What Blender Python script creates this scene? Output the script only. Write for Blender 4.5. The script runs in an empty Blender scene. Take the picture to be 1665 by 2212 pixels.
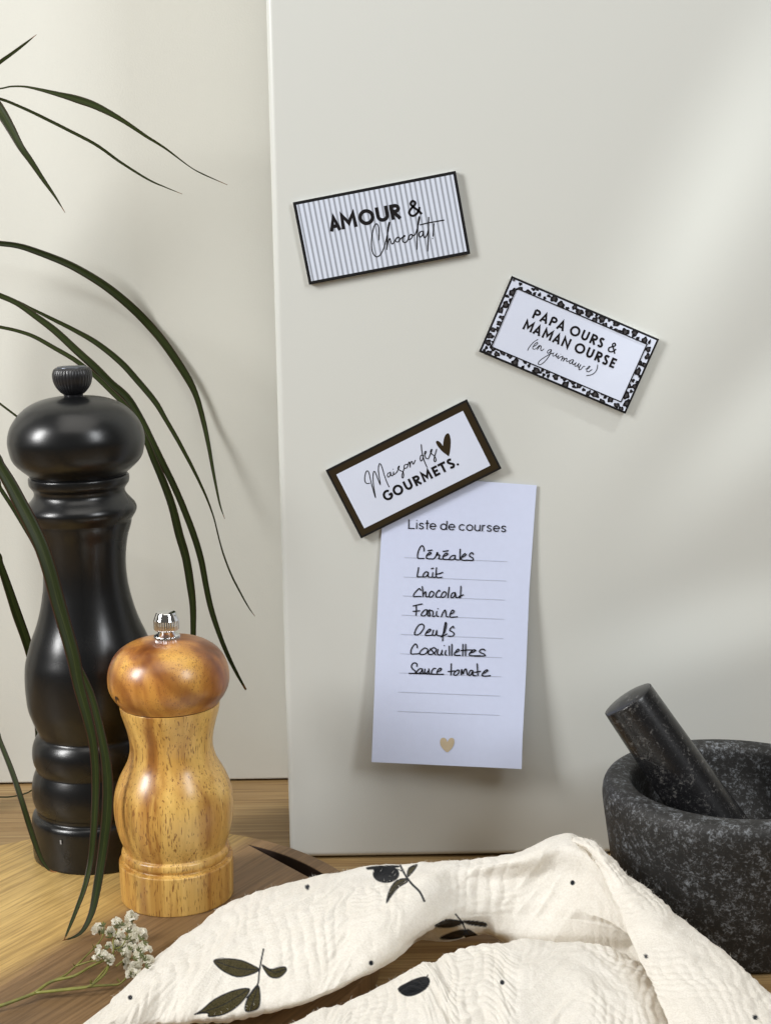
import bpy, bmesh, math, random
import numpy as np
from mathutils import Vector, Matrix

random.seed(7)
RNG = np.random.RandomState(11)
SC = bpy.context.scene
COL = SC.collection

# ------------------------------------------------------------------ camera
FPX, CX, CY = 3200.0, 832.5, 1106.0            # focal length and centre, in units of a 1665-wide picture
PITCH, ROLL = math.radians(10.0), math.radians(0.9)
CAM = np.array([0.0, 0.0, 0.321])
F = np.array([0, math.cos(PITCH), -math.sin(PITCH)])
R0 = np.array([1.0, 0, 0]); U0 = np.array([0, math.sin(PITCH), math.cos(PITCH)])
RR = R0 * math.cos(ROLL) - U0 * math.sin(ROLL)
UU = U0 * math.cos(ROLL) + R0 * math.sin(ROLL)
cd = bpy.data.cameras.new('camera'); cam = bpy.data.objects.new('camera', cd); COL.objects.link(cam)
cd.sensor_fit = 'HORIZONTAL'; cd.sensor_width = 36; cd.lens = 36 * FPX / 1665
cd.clip_start = 0.01; cd.clip_end = 50
cam.matrix_world = Matrix(((RR[0], UU[0], -F[0], CAM[0]), (RR[1], UU[1], -F[1], CAM[1]), (RR[2], UU[2], -F[2], CAM[2]), (0, 0, 0, 1)))
SC.camera = cam

# ------------------------------------------------------------------ light
SC.view_settings.view_transform = 'Standard'; SC.view_settings.look = 'None'
SC.view_settings.exposure = 0.0; SC.view_settings.gamma = 1.0
SC.render.engine = 'CYCLES'
SC.cycles.use_denoising = True
SC.cycles.max_bounces = 8
W = bpy.data.worlds.new('World'); SC.world = W; W.use_nodes = True
bg = W.node_tree.nodes['Background']; bg.inputs[0].default_value = (1.0, 0.94, 0.84, 1); bg.inputs[1].default_value = 0.10

def area(name, loc, target, sx, sy, power, color, spread=180):
    l = bpy.data.lights.new(name, 'AREA'); l.shape = 'RECTANGLE'; l.size = sx; l.size_y = sy
    l.energy = power; l.color = color; l.spread = math.radians(spread)
    o = bpy.data.objects.new(name, l); COL.objects.link(o); o.location = loc
    o.rotation_euler = (Vector(target) - Vector(loc)).to_track_quat('-Z', 'Y').to_euler()
    return o
def spot(name, loc, target, power, color, size, blend, radius):
    l = bpy.data.lights.new(name, 'SPOT'); l.energy = power; l.color = color
    l.spot_size = math.radians(size); l.spot_blend = blend; l.shadow_soft_size = radius
    o = bpy.data.objects.new(name, l); COL.objects.link(o); o.location = loc
    o.rotation_euler = (Vector(target) - Vector(loc)).to_track_quat('-Z', 'Y').to_euler()
    return o
area('window_light', (-1.20, 0.10, 0.90), (-0.08, 0.75, 0.38), 0.32, 0.60, 5.3, (1.0, 0.995, 0.985), 80)
area('window_light', (0.82, -0.20, 0.95), (0.02, 0.75, 0.38), 0.30, 0.60, 2.5, (0.95, 0.975, 1.0), 95)
area('ceiling_light', (0.05, 0.12, 1.55), (0.05, 0.60, 0.0), 1.3, 1.3, 5.0, (1.0, 0.965, 0.90), 120)
spot('streak_spot', (0.488, 0.580, 0.955), (0.160, 0.749, 0.332), 56.0, (0.97, 1.0, 0.98), 5.0, 1.0, 0.025)  # added spots, grazing the cream board to lay bright streaks on it
spot('streak_spot', (0.600, 0.570, 0.640), (0.196, 0.749, 0.236), 34.0, (0.97, 1.0, 0.99), 3.6, 1.0, 0.02)
spot('streak_spot', (0.750, 0.560, 0.300), (0.172, 0.749, 0.126), 36.0, (0.97, 1.0, 1.0), 3.3, 1.0, 0.02)

# ------------------------------------------------------------------ pixel geometry
def ray(x, y):
    x = np.asarray(x, float); y = np.asarray(y, float)
    return F + RR * ((x - CX) / FPX)[..., None] + UU * ((CY - y) / FPX)[..., None]
def PY(x, y, Y):
    d = ray(x, y); return CAM + d * (np.asarray(Y, float) / d[..., 1])[..., None]
def PZ(x, y, z):
    d = ray(x, y); return CAM + d * ((np.asarray(z, float) - CAM[2]) / d[..., 2])[..., None]
def project(p):
    d = np.asarray(p, float) - CAM; w = d @ F
    return np.stack([CX + FPX * (d @ RR) / w, CY - FPX * (d @ UU) / w], -1)
K = 1665 / 1882.0                                # photo pixels -> 1665-wide pixels
def zoomed(x0, y0, s):                           # a point of an enlarged detail -> 1665-wide pixels
    return lambda p: ((x0 + p[0] * s) * K, (y0 + p[1] * s) * K)

TABLE_Z, BOARD_Z, PANEL_Y, BACK_Y = 0.0, 0.015, 0.749, 0.871

# ------------------------------------------------------------------ helpers
def tag(o, label=None, cat=None, group=None, kind=None):
    if label: o['label'] = label
    if cat: o['category'] = cat
    if group: o['group'] = group
    if kind: o['kind'] = kind
    return o
def empty(name, loc, label, cat, group=None):
    o = bpy.data.objects.new(name, None); COL.objects.link(o); o.location = loc; o.empty_display_size = 0.02
    return tag(o, label, cat, group)
def mesh_obj(name, verts, faces, mat, parent=None, smooth=True, mats=None, fmat=None):
    me = bpy.data.meshes.new(name)
    me.from_pydata([tuple(map(float, v)) for v in verts], [], [tuple(map(int, f)) for f in faces])
    for m in (mats or [mat]): me.materials.append(m)
    if fmat is not None: me.polygons.foreach_set('material_index', np.asarray(fmat, dtype=np.int32))
    me.polygons.foreach_set('use_smooth', [smooth] * len(me.polygons))
    me.update()
    o = bpy.data.objects.new(name, me); COL.objects.link(o)
    if parent:
        o.parent = parent
        o.matrix_parent_inverse = Matrix.Identity(4)
    return o
def bm_obj(name, bm, mat, parent=None, smooth=False):
    me = bpy.data.meshes.new(name); bm.normal_update(); bm.to_mesh(me); bm.free(); me.materials.append(mat)
    me.polygons.foreach_set('use_smooth', [smooth] * len(me.polygons)); me.update()
    o = bpy.data.objects.new(name, me); COL.objects.link(o)
    if parent: o.parent = parent
    return o
def bevel(o, w, seg=3, ang=30):
    m = o.modifiers.new('bevel', 'BEVEL'); m.width = w; m.segments = seg; m.limit_method = 'ANGLE'; m.angle_limit = math.radians(ang)
    return o
def box_bm(x0, x1, y0, y1, z0, z1):
    bm = bmesh.new(); bmesh.ops.create_cube(bm, size=1.0)
    for v in bm.verts:
        v.co = Vector((x0 + (v.co.x + .5) * (x1 - x0), y0 + (v.co.y + .5) * (y1 - y0), z0 + (v.co.z + .5) * (z1 - z0)))
    return bm
def catmull(pts, n=6, closed=False):
    pts = np.asarray(pts, float)
    if len(pts) < 3: return pts
    out = []
    N = len(pts); rng = range(N if closed else N - 1)
    for i in rng:
        g = lambda k: pts[k % N] if closed else pts[min(max(k, 0), N - 1)]
        a, b, c, d = g(i - 1), g(i), g(i + 1), g(i + 2)
        for t in np.linspace(0, 1, n, endpoint=False):
            out.append(0.5 * ((2 * b) + (c - a) * t + (2 * a - 5 * b + 4 * c - d) * t * t + (3 * b - a - 3 * c + d) * t ** 3))
    if not closed: out.append(pts[-1])
    return np.array(out)
def lathe(profile, seg=96, rib=None):
    """profile: (radius, z) from bottom to top; rib: function (radius, z, angle) -> radius"""
    vs, fs = [], []
    n = len(profile)
    for (r, z) in profile:
        for k in range(seg):
            a = 2 * math.pi * k / seg
            rr = rib(r, z, a) if rib else r
            vs.append((rr * math.cos(a), rr * math.sin(a), z))
    for i in range(n - 1):
        for k in range(seg):
            k2 = (k + 1) % seg
            fs.append((i * seg + k, i * seg + k2, (i + 1) * seg + k2, (i + 1) * seg + k))
    vs.append((0, 0, profile[0][1])); b = len(vs) - 1
    vs.append((0, 0, profile[-1][1])); t = len(vs) - 1
    for k in range(seg):
        k2 = (k + 1) % seg
        fs.append((b, k2, k)); fs.append((t, (n - 1) * seg + k, (n - 1) * seg + k2))
    return vs, fs
def px_profile(prof, X0, Y0, z_base):
    """(half width px, y px) -> (radius, height above z_base) for an upright axis"""
    out = []
    for hw, y in prof:
        x = CX
        for _ in range(4):
            p = PY(x, y, Y0); p = np.array([X0, Y0, p[2]]); x = project(p)[0]
        out.append((hw * float((p - CAM) @ F) / FPX, float(p[2] - z_base)))
    out.sort(key=lambda q: q[1])
    return out
def smooth_profile(prof, n=4):
    p = catmull(prof, n); p[:, 0] = np.maximum(p[:, 0], 0.0001); return [tuple(q) for q in p]
def tube(pts, radii, seg=8):
    pts = np.asarray(pts, float); vs, fs = [], []
    for i, p in enumerate(pts):
        t = pts[min(i + 1, len(pts) - 1)] - pts[max(i - 1, 0)]; t = t / (np.linalg.norm(t) + 1e-9)
        a = np.cross(t, [0.1, 0.2, 1.0]); a /= np.linalg.norm(a); b = np.cross(t, a)
        for k in range(seg):
            th = 2 * math.pi * k / seg; vs.append(p + radii[i] * (a * math.cos(th) + b * math.sin(th)))
    for i in range(len(pts) - 1):
        for k in range(seg):
            k2 = (k + 1) % seg; fs.append((i * seg + k, i * seg + k2, (i + 1) * seg + k2, (i + 1) * seg + k))
    fs.append(tuple(range(seg))[::-1]); fs.append(tuple((len(pts) - 1) * seg + k for k in range(seg)))
    return vs, fs
class Bag:
    def __init__(s): s.v, s.f, s.m = [], [], []
    def add(s, vs, fs, m=0):
        b = len(s.v); s.v += [tuple(v) for v in vs]; s.f += [tuple(i + b for i in f) for f in fs]; s.m += [m] * len(fs)
    def obj(s, name, mats, parent=None, smooth=True):
        if not isinstance(mats, (list, tuple)): mats = [mats]
        return mesh_obj(name, s.v, s.f, None, parent, smooth, mats, s.m)

# smooth value noise on a grid, for the cloth
def vnoise(x, y, seed):
    r = np.random.RandomState(seed); T = r.rand(128, 128) * 2 - 1
    xi = np.floor(x).astype(int); yi = np.floor(y).astype(int); fx = x - xi; fy = y - yi
    fx = fx ** 3 * (fx * (6 * fx - 15) + 10); fy = fy ** 3 * (fy * (6 * fy - 15) + 10)
    g = lambda a, b: T[a % 128, b % 128]
    return (g(xi, yi) * (1 - fx) + g(xi + 1, yi) * fx) * (1 - fy) + (g(xi, yi + 1) * (1 - fx) + g(xi + 1, yi + 1) * fx) * fy

# ------------------------------------------------------------------ materials
class NT:
    def __init__(s, name):
        s.m = bpy.data.materials.new(name); s.m.use_nodes = True
        s.t = s.m.node_tree; s.p = s.t.nodes['Principled BSDF']; s.out = s.t.nodes['Material Output']
    def n(s, kind, **kw):
        o = s.t.nodes.new(kind)
        for k, v in kw.items():
            if k.startswith('i_'):
                key = k[2:]; key = int(key) if key.isdigit() else key
                o.inputs[key].default_value = v
            else: setattr(o, k, v)
        return o
    def l(s, a, b): s.t.links.new(a, b)
    def coord(s, scale=(1, 1, 1), rot=(0, 0, 0), loc=(0, 0, 0), kind='Object'):
        tc = s.n('ShaderNodeTexCoord'); mp = s.n('ShaderNodeMapping')
        mp.inputs['Scale'].default_value = scale; mp.inputs['Rotation'].default_value = rot; mp.inputs['Location'].default_value = loc
        s.l(tc.outputs[kind], mp.inputs['Vector']); return mp.outputs[0]
    def noise(s, vec, scale, detail=4, rough=0.55, dist=0.0):
        o = s.n('ShaderNodeTexNoise'); o.inputs['Scale'].default_value = scale; o.inputs['Detail'].default_value = detail
        o.inputs['Roughness'].default_value = rough; o.inputs['Distortion'].default_value = dist
        s.l(vec, o.inputs['Vector']); return o.outputs['Fac']
    def ramp(s, fac, stops, interp='LINEAR'):
        o = s.n('ShaderNodeValToRGB'); o.color_ramp.interpolation = interp
        e = o.color_ramp.elements
        while len(e) < len(stops): e.new(0.5)
        for k, (pos, c) in enumerate(stops):
            e[k].position = pos; e[k].color = (*c, 1) if len(c) == 3 else c
        s.l(fac, o.inputs[0]); return o.outputs[0]
    def mix(s, a, b, fac, mode='MIX'):
        o = s.n('ShaderNodeMix', data_type='RGBA', blend_type=mode)
        for sock, val in ((o.inputs[0], fac), (o.inputs[6], a), (o.inputs[7], b)):
            if hasattr(val, 'links'): s.l(val, sock)
            else: sock.default_value = (*val, 1) if isinstance(val, tuple) and len(val) == 3 else val
        return o.outputs[2]
    def math(s, op, a, b=0.0, c=0.0):
        o = s.n('ShaderNodeMath', operation=op)
        for sock, val in zip(o.inputs, (a, b, c)):
            if hasattr(val, 'links'): s.l(val, sock)
            else: sock.default_value = val
        return o.outputs[0]
    def bump(s, h, strength, dist=0.001):
        o = s.n('ShaderNodeBump'); o.inputs['Strength'].default_value = strength; o.inputs['Distance'].default_value = dist
        s.l(h, o.inputs['Height']); s.l(o.outputs[0], s.p.inputs['Normal']); return o
    def base(s, c):
        if hasattr(c, 'links'): s.l(c, s.p.inputs['Base Color'])
        else: s.p.inputs['Base Color'].default_value = (*c, 1)
    def rough(s, r):
        if hasattr(r, 'links'): s.l(r, s.p.inputs['Roughness'])
        else: s.p.inputs['Roughness'].default_value = r
    def set(s, **kw):
        for k, v in kw.items(): s.p.inputs[k.replace('_', ' ')].default_value = v
        return s

def plain(name, c, rough=0.5, metallic=0.0, var=0.06, scale=60, spec=0.5, coat=0.0):
    t = NT(name); v = t.coord()
    n = t.noise(v, scale, 3)
    t.base(t.ramp(n, [(0.3, tuple(x * (1 - var) for x in c)), (0.7, tuple(min(1, x * (1 + var)) for x in c))]))
    t.rough(rough); t.p.inputs['Metallic'].default_value = metallic
    t.p.inputs['Specular IOR Level'].default_value = spec; t.p.inputs['Coat Weight'].default_value = coat
    return t.m

def m_panel(name, c, rough, bump_scale, bump_strength, spec=0.5):
    t = NT(name); v = t.coord()
    n = t.noise(v, 3.0, 3)
    t.base(t.ramp(n, [(0.3, tuple(x * .975 for x in c)), (0.7, c)]))
    t.rough(rough); t.p.inputs['Specular IOR Level'].default_value = spec
    t.bump(t.noise(v, bump_scale, 3), bump_strength, 0.0004)
    return t.m
M_BACK = m_panel('cream_laminate', (0.63, 0.628, 0.575), 0.55, 900, 0.25, 0.3)
M_BOARD = m_panel('cream_enamel', (0.568, 0.580, 0.552), 0.33, 700, 0.05, 0.5)

def m_table():
    t = NT('oak_laminate'); v = t.coord((1.2, 22, 1))
    g = t.noise(v, 5.0, 6, 0.6, 0.15)
    v2 = t.coord((1.2, 60, 1)); f = t.noise(v2, 8.0, 3, 0.6)
    c = t.ramp(g, [(0.30, (0.26, 0.155, 0.060)), (0.45, (0.37, 0.24, 0.105)), (0.60, (0.43, 0.295, 0.135)), (0.75, (0.35, 0.22, 0.095))])
    c = t.mix(c, t.ramp(f, [(0.40, (0.56, 0.50, 0.43)), (0.58, (1, 1, 1))]), 0.7, 'MULTIPLY')
    t.base(c); t.rough(0.5); t.bump(f, 0.15, 0.0004); return t.m
M_TABLE = m_table()

GRAIN = math.radians(58)                        # direction of the grain on the round board
def m_acacia(stops):
    t = NT('acacia_wood')
    vr = t.coord((1, 1, 1), (0, 0, -GRAIN))      # x along the grain, y across it
    sep = t.n('ShaderNodeSeparateXYZ'); t.l(vr, sep.inputs[0])
    v = t.n('ShaderNodeMapping'); v.inputs['Scale'].default_value = (3.0, 16.0, 3.0); t.l(vr, v.inputs[0])
    big = t.noise(v.outputs[0], 3.0, 3)
    q = t.math('ADD', sep.outputs[1], t.math('MULTIPLY', t.math('SUBTRACT', big, 0.5), 0.02))
    q = t.math('MULTIPLY_ADD', q, 2.5, 0.5)      # -0.2..0.2 m -> 0..1
    c = t.ramp(q, stops)
    v2 = t.n('ShaderNodeMapping'); v2.inputs['Scale'].default_value = (7.0, 230.0, 7.0); t.l(vr, v2.inputs[0])
    fine = t.noise(v2.outputs[0], 3.0, 5, 0.62, 0.3)
    v3 = t.n('ShaderNodeMapping'); v3.inputs['Scale'].default_value = (7.0, 70.0, 7.0); t.l(vr, v3.inputs[0])
    mid = t.noise(v3.outputs[0], 3.0, 4, 0.6, 1.0)
    c = t.mix(c, t.ramp(mid, [(0.35, (0.60, 0.56, 0.52)), (0.65, (1.1, 1.1, 1.1))]), 0.42, 'MULTIPLY')
    c = t.mix(c, t.ramp(fine, [(0.40, (0.42, 0.37, 0.31)), (0.53, (1, 1, 1)), (0.7, (1.15, 1.15, 1.15))]), 0.48, 'MULTIPLY')
    t.base(c); t.rough(0.45); t.bump(fine, 0.12, 0.0004); return t.m

def m_mill_wood(name, head):
    t = NT(name)
    v = t.coord((1, 1, 0.16) if not head else (1, 1, 0.7), (0.0, 0.0, 0.0) if not head else (0.5, 0.35, 0.2))
    broad = t.noise(v, 34 if not head else 26, 3, 0.55, 1.6 if head else 0.8)
    if head:
        c = t.ramp(broad, [(0.30, (0.15, 0.046, 0.010)), (0.43, (0.32, 0.115, 0.022)), (0.54, (0.46, 0.200, 0.038)), (0.70, (0.60, 0.315, 0.062))])
    else:
        c = t.ramp(broad, [(0.28, (0.42, 0.205, 0.040)), (0.42, (0.61, 0.345, 0.080)), (0.56, (0.70, 0.44, 0.120)), (0.78, (0.74, 0.50, 0.165))])
    # one broad darker vein
    v4 = t.coord((1, 1, 0.22), (0, 0, 0.3)); w = t.n('ShaderNodeTexWave', wave_type='BANDS', bands_direction='X')
    w.inputs['Scale'].default_value = 11; w.inputs['Distortion'].default_value = 5; w.inputs['Detail'].default_value = 3; w.inputs['Detail Scale'].default_value = 1.4
    t.l(v4, w.inputs['Vector'])
    c = t.mix(c, t.ramp(w.outputs['Fac'], [(0.0, (0.60, 0.45, 0.33)), (0.18, (1, 1, 1))]), 0.75, 'MULTIPLY')
    st = t.noise(t.coord((1, 1, 0.05)), 95, 4, 0.6, 0.3)
    if not head:
        c = t.mix(c, t.ramp(st, [(0.36, (0.52, 0.36, 0.24)), (0.48, (0.95, 0.92, 0.88)), (0.66, (1.12, 1.18, 1.3))]), 0.9, 'MULTIPLY')
    else:
        w2 = t.n('ShaderNodeTexWave', wave_type='RINGS', rings_direction='SPHERICAL'); w2.inputs['Scale'].default_value = 16; w2.inputs['Distortion'].default_value = 7; w2.inputs['Detail'].default_value = 4; w2.inputs['Detail Scale'].default_value = 1.2
        t.l(t.coord((1, 1, 1), (0, 0, 0), (-0.03, 0.012, -0.135)), w2.inputs['Vector'])
        c = t.mix(c, t.ramp(w2.outputs['Fac'], [(0.05, (0.50, 0.36, 0.26)), (0.4, (1, 1, 1)), (0.9, (1.18, 1.25, 1.3))]), 0.75, 'MULTIPLY')
    # pores: short dark dashes along the grain
    vp = t.coord((1, 1, 0.13 if not head else 0.45), (0, 0, 0) if not head else (0.5, 0.35, 0))
    po = t.noise(vp, 1450, 2, 0.5, 0.4 if not head else 1.2)
    dens = t.noise(t.coord(), 45, 2)
    thr = t.math('MULTIPLY_ADD', dens, -0.20, 0.700)
    pm = t.n('ShaderNodeMapRange'); pm.inputs[1].default_value = 0.0; pm.inputs[2].default_value = 0.045
    t.l(t.math('SUBTRACT', po, thr), pm.inputs[0])
    c = t.mix(c, (0.20, 0.075, 0.017), t.math('MULTIPLY', pm.outputs[0], 0.8))
    fl = t.noise(t.coord((1, 1, 0.03)), 420, 3)
    c = t.mix(c, t.ramp(fl, [(0.38, (0.78, 0.72, 0.62)), (0.6, (1, 1, 1))]), 0.5 if not head else 0.2, 'MULTIPLY')
    t.base(c); t.rough(0.36); t.p.inputs['Coat Weight'].default_value = 0.35; t.p.inputs['Coat Roughness'].default_value = 0.22
    return t.m

def m_granite(name, polish):
    t = NT(name); v = t.coord()
    a = t.noise(v, 560, 5, 0.70, 0.7); b = t.noise(v, 150, 3); d = t.noise(v, 1300, 2)
    fac = t.math('MULTIPLY_ADD', b, 0.5, t.math('MULTIPLY_ADD', d, 0.25, a))   # around .88
    if polish:
        st = [(0.0, (0.007, 0.007, 0.008)), (0.50, (0.011, 0.011, 0.012)), (0.62, (0.036, 0.036, 0.037)), (0.78, (0.11, 0.105, 0.098))]
    else:
        st = [(0.0, (0.006, 0.006, 0.006)), (0.42, (0.012, 0.0112, 0.0105)), (0.53, (0.045, 0.046, 0.047)), (0.80, (0.19, 0.205, 0.225))]
    fm = t.n('ShaderNodeMapRange'); fm.inputs[1].default_value = 0.62; fm.inputs[2].default_value = 1.22; t.l(fac, fm.inputs[0])
    t.base(t.ramp(fm.outputs[0], st)); t.rough(0.27 if polish else 0.62)
    t.bump(a, 0.06 if polish else 0.35, 0.0006); return t.m

def m_black_satin():
    t = NT('black_lacquer'); v = t.coord()
    n = t.noise(v, 1600, 2); b = t.noise(v, 25, 2)
    t.base(t.ramp(b, [(0.3, (0.0048, 0.0052, 0.0058)), (0.7, (0.0064, 0.0069, 0.0076))]))
    t.rough(t.math('MULTIPLY_ADD', b, 0.06, 0.25)); t.bump(n, 0.10, 0.0002); t.p.inputs['Specular IOR Level'].default_value = 0.52; return t.m

def m_leaf():
    t = NT('leaf_green'); tc = t.n('ShaderNodeTexCoord'); sep = t.n('ShaderNodeSeparateXYZ'); t.l(tc.outputs['UV'], sep.inputs[0])
    s = t.math('ABSOLUTE', t.math('MULTIPLY_ADD', sep.outputs[0], 2.0, -1.0))
    c = t.ramp(s, [(0.0, (0.058, 0.074, 0.018)), (0.10, (0.028, 0.040, 0.008)), (0.72, (0.021, 0.031, 0.006)), (0.90, (0.036, 0.022, 0.010)), (1.0, (0.065, 0.020, 0.012))])
    mp = t.n('ShaderNodeMapping'); mp.inputs['Scale'].default_value = (26, 1.2, 1); t.l(tc.outputs['UV'], mp.inputs[0])
    st = t.noise(mp.outputs[0], 1.0, 3)
    c = t.mix(c, t.ramp(st, [(0.35, (0.62, 0.66, 0.6)), (0.65, (1.25, 1.2, 1.1))]), 0.8, 'MULTIPLY')
    dry = t.n('ShaderNodeVertexColor', layer_name='dry')
    c = t.mix(c, (0.30, 0.12, 0.03), dry.outputs['Color'])
    t.base(c); t.rough(0.46); t.p.inputs['Specular IOR Level'].default_value = 0.28
    tr = t.n('ShaderNodeBsdfTranslucent'); tr.inputs[0].default_value = (0.07, 0.12, 0.02, 1)
    mx = t.n('ShaderNodeMixShader'); mx.inputs[0].default_value = 0.15
    t.l(t.p.outputs[0], mx.inputs[1]); t.l(tr.outputs[0], mx.inputs[2]); t.l(mx.outputs[0], t.out.inputs[0])
    return t.m

def m_cloth():
    t = NT('muslin_cotton'); v = t.coord()
    n = t.noise(v, 40, 3)
    c = t.ramp(n, [(0.3, (0.87, 0.84, 0.77)), (0.7, (0.91, 0.885, 0.825))])
    c = t.mix(c, t.ramp(t.noise(v, 1100, 2, 0.7), [(0.36, (0.94, 0.93, 0.915)), (0.60, (1.02, 1.02, 1.02))]), 1.0, 'MULTIPLY')
    vc = t.n('ShaderNodeVertexColor', layer_name='ink')
    al = t.n('ShaderNodeVertexColor', layer_name='ink_cover')
    ink = t.mix(vc.outputs['Color'], t.ramp(t.noise(v, 1500, 2), [(0.3, (0.6, 0.6, 0.6)), (0.7, (1.35, 1.35, 1.35))]), 1.0, 'MULTIPLY')
    c = t.mix(c, ink, al.outputs['Color'])
    t.base(c); t.rough(0.95); t.p.inputs['Specular IOR Level'].default_value = 0.1
    t.p.inputs['Sheen Weight'].default_value = 0.06; t.p.inputs['Sheen Roughness'].default_value = 0.6
    t.bump(t.math('ADD', t.noise(v, 650, 3, 0.6), t.math('MULTIPLY', t.noise(v, 1500, 2), 0.9)), 0.55, 0.0006)
    tr = t.n('ShaderNodeBsdfTranslucent'); t.l(t.mix(c, (1.0, 0.84, 0.58), 1.0, 'MULTIPLY'), tr.inputs[0])
    mx = t.n('ShaderNodeMixShader'); mx.inputs[0].default_value = 0.20
    t.l(t.p.outputs[0], mx.inputs[1]); t.l(tr.outputs[0], mx.inputs[2]); t.l(mx.outputs[0], t.out.inputs[0])
    return t.m

def m_stripes(width, count):
    t = NT('striped_print'); v = t.coord()
    sep = t.n('ShaderNodeSeparateXYZ'); t.l(v, sep.inputs[0])
    ph = t.math('FRACT', t.math('MULTIPLY_ADD', sep.outputs[0], count / width, 0.32 + count))
    m1 = t.math('LESS_THAN', ph, 0.40)
    t.base(t.mix((0.60, 0.65, 0.76), (0.30, 0.325, 0.38), m1)); t.rough(0.35); return t.m

M_INK = plain('black_ink', (0.006, 0.005, 0.006), 0.6, spec=0.2)
M_PEN = plain('pen_ink', (0.006, 0.006, 0.009), 0.6, spec=0.2)
M_WHITE = plain('white_print', (0.60, 0.645, 0.77), 0.32, var=0.01)
M_BLACK = plain('black_edge', (0.007, 0.007, 0.008), 0.5, spec=0.25)
M_BROWN = plain('dark_brown_print', (0.026, 0.017, 0.0065), 0.45, spec=0.25)
M_CORE = plain('white_core', (0.66, 0.66, 0.66), 0.5)
M_PAPER = plain('white_paper', (0.56, 0.612, 0.79), 0.85, var=0.012, scale=300, spec=0.2)
M_LINE = plain('grey_ruling', (0.44, 0.475, 0.57), 0.8)
M_GOLD = plain('beige_print', (0.47, 0.385, 0.26), 0.6)
M_SPOT = plain('grey_spot', (0.045, 0.042, 0.045), 0.35)
M_SATIN = m_black_satin()
M_RIB = plain('black_metal', (0.014, 0.014, 0.016), 0.32, 0.0)
M_CAPTOP = plain('brushed_cap', (0.10, 0.11, 0.13), 0.30, 0.7)
M_CHROME = plain('chrome', (0.86, 0.87, 0.88), 0.06, 1.0, var=0.01)
M_WOODBODY = m_mill_wood('mill_body_wood', False)
M_WOODHEAD = m_mill_wood('mill_head_wood', True)
M_GRANITE = m_granite('granite', False)
M_PESTLE = m_granite('polished_granite', True)
M_LEAF = m_leaf()
M_CLOTH = m_cloth()
M_STEM = plain('sprig_stem', (0.20, 0.20, 0.045), 0.5, var=0.3, scale=200)
M_CALYX = plain('sprig_calyx', (0.085, 0.095, 0.025), 0.5, var=0.3, scale=300)
def m_petal():
    t = NT('white_petal'); n = t.noise(t.coord(), 500, 3)
    c = t.ramp(n, [(0.3, (0.84, 0.82, 0.70)), (0.65, (0.92, 0.90, 0.83))]); t.base(c); t.rough(0.8)
    tr = t.n('ShaderNodeBsdfTranslucent'); t.l(c, tr.inputs[0]); mx = t.n('ShaderNodeMixShader'); mx.inputs[0].default_value = 0.5
    t.l(t.p.outputs[0], mx.inputs[1]); t.l(tr.outputs[0], mx.inputs[2]); t.l(mx.outputs[0], t.out.inputs[0]); return t.m
M_PETAL = m_petal()
M_CANE = plain('plant_cane', (0.14, 0.10, 0.06), 0.8, var=0.3)

# ------------------------------------------------------------------ the setting
t = bm_obj('table_surface', box_bm(-1.6, 1.6, -0.15, 1.25, -0.03, 0.0), M_TABLE); tag(t, kind='structure')
left_px = 628.0
px0 = float(PY(626, 1850, PANEL_Y)[0])
wall = bm_obj('back_panel', box_bm(-1.3, px0 + 0.05, BACK_Y, BACK_Y + 0.018, 0.0012, 1.3), M_BACK)
bevel(wall, 0.001, 2); tag(wall, 'flat cream panel standing behind the plant leaves and both mills, left of the vertical edge', 'panel')
brd = bm_obj('magnetic_board', box_bm(px0, 0.95, PANEL_Y, PANEL_Y + 0.10, 0.0012, 1.3), M_BOARD, smooth=True)
bevel(brd, 0.0035, 6); tag(brd, 'smooth satin cream metal board carrying the three magnets and the shopping list', 'board')

# ------------------------------------------------------------------ round serving board
arc_px = [(514.6, 1809), (561, 1818), (629, 1835), (676, 1848.7), (729, 1864.6), (0, 1835), (27, 1820), (63, 1802)]
A3 = np.array([PZ(x, y, BOARD_Z) for x, y in arc_px])[:, :2]
Mx = np.c_[2 * A3, np.ones(len(A3))]; sol = np.linalg.lstsq(Mx, (A3 ** 2).sum(1), rcond=None)[0]
BC = sol[:2]; BR = math.sqrt(sol[2] + BC @ BC)
print('board circle', BC, BR)
def m_board_wood():
    # position across the grain of known points, in board space
    def q(x, y):
        p = PZ(x, y, BOARD_Z)[:2] - BC
        return float(-p[0] * math.sin(GRAIN) + p[1] * math.cos(GRAIN))
    qb = q(120, 2045)
    print('grain q', q(40, 1900), q(120, 2045), q(300, 2100), q(640, 1890), q(520, 1825), q(700, 1862), q(30, 1825))
    f = lambda v: min(max(v * 2.5 + 0.5, 0.0), 1.0)
    L1, L2, D1, D2 = (0.60, 0.415, 0.15), (0.55, 0.365, 0.125), (0.175, 0.104, 0.048), (0.25, 0.150, 0.068)
    return m_acacia([(0.0, D1), (max(f(qb - 0.075), 0.02), D2), (f(qb - 0.03), D1), (f(qb - 0.008), D2), (f(qb + 0.008), L2), (f(qb + 0.05), L1), (min(f(qb + 0.10), 0.99), L2)])
M_ACACIA = m_board_wood()
M_SLOT = plain('dark_slot_wall', (0.030, 0.015, 0.008), 0.8, var=0.3)  # inner slot walls coloured a much darker brown than the board top
def circle_pts(r, n=160): return [BC + r * np.array([math.cos(2 * math.pi * k / n), math.sin(2 * math.pi * k / n)]) for k in range(n)]
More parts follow.
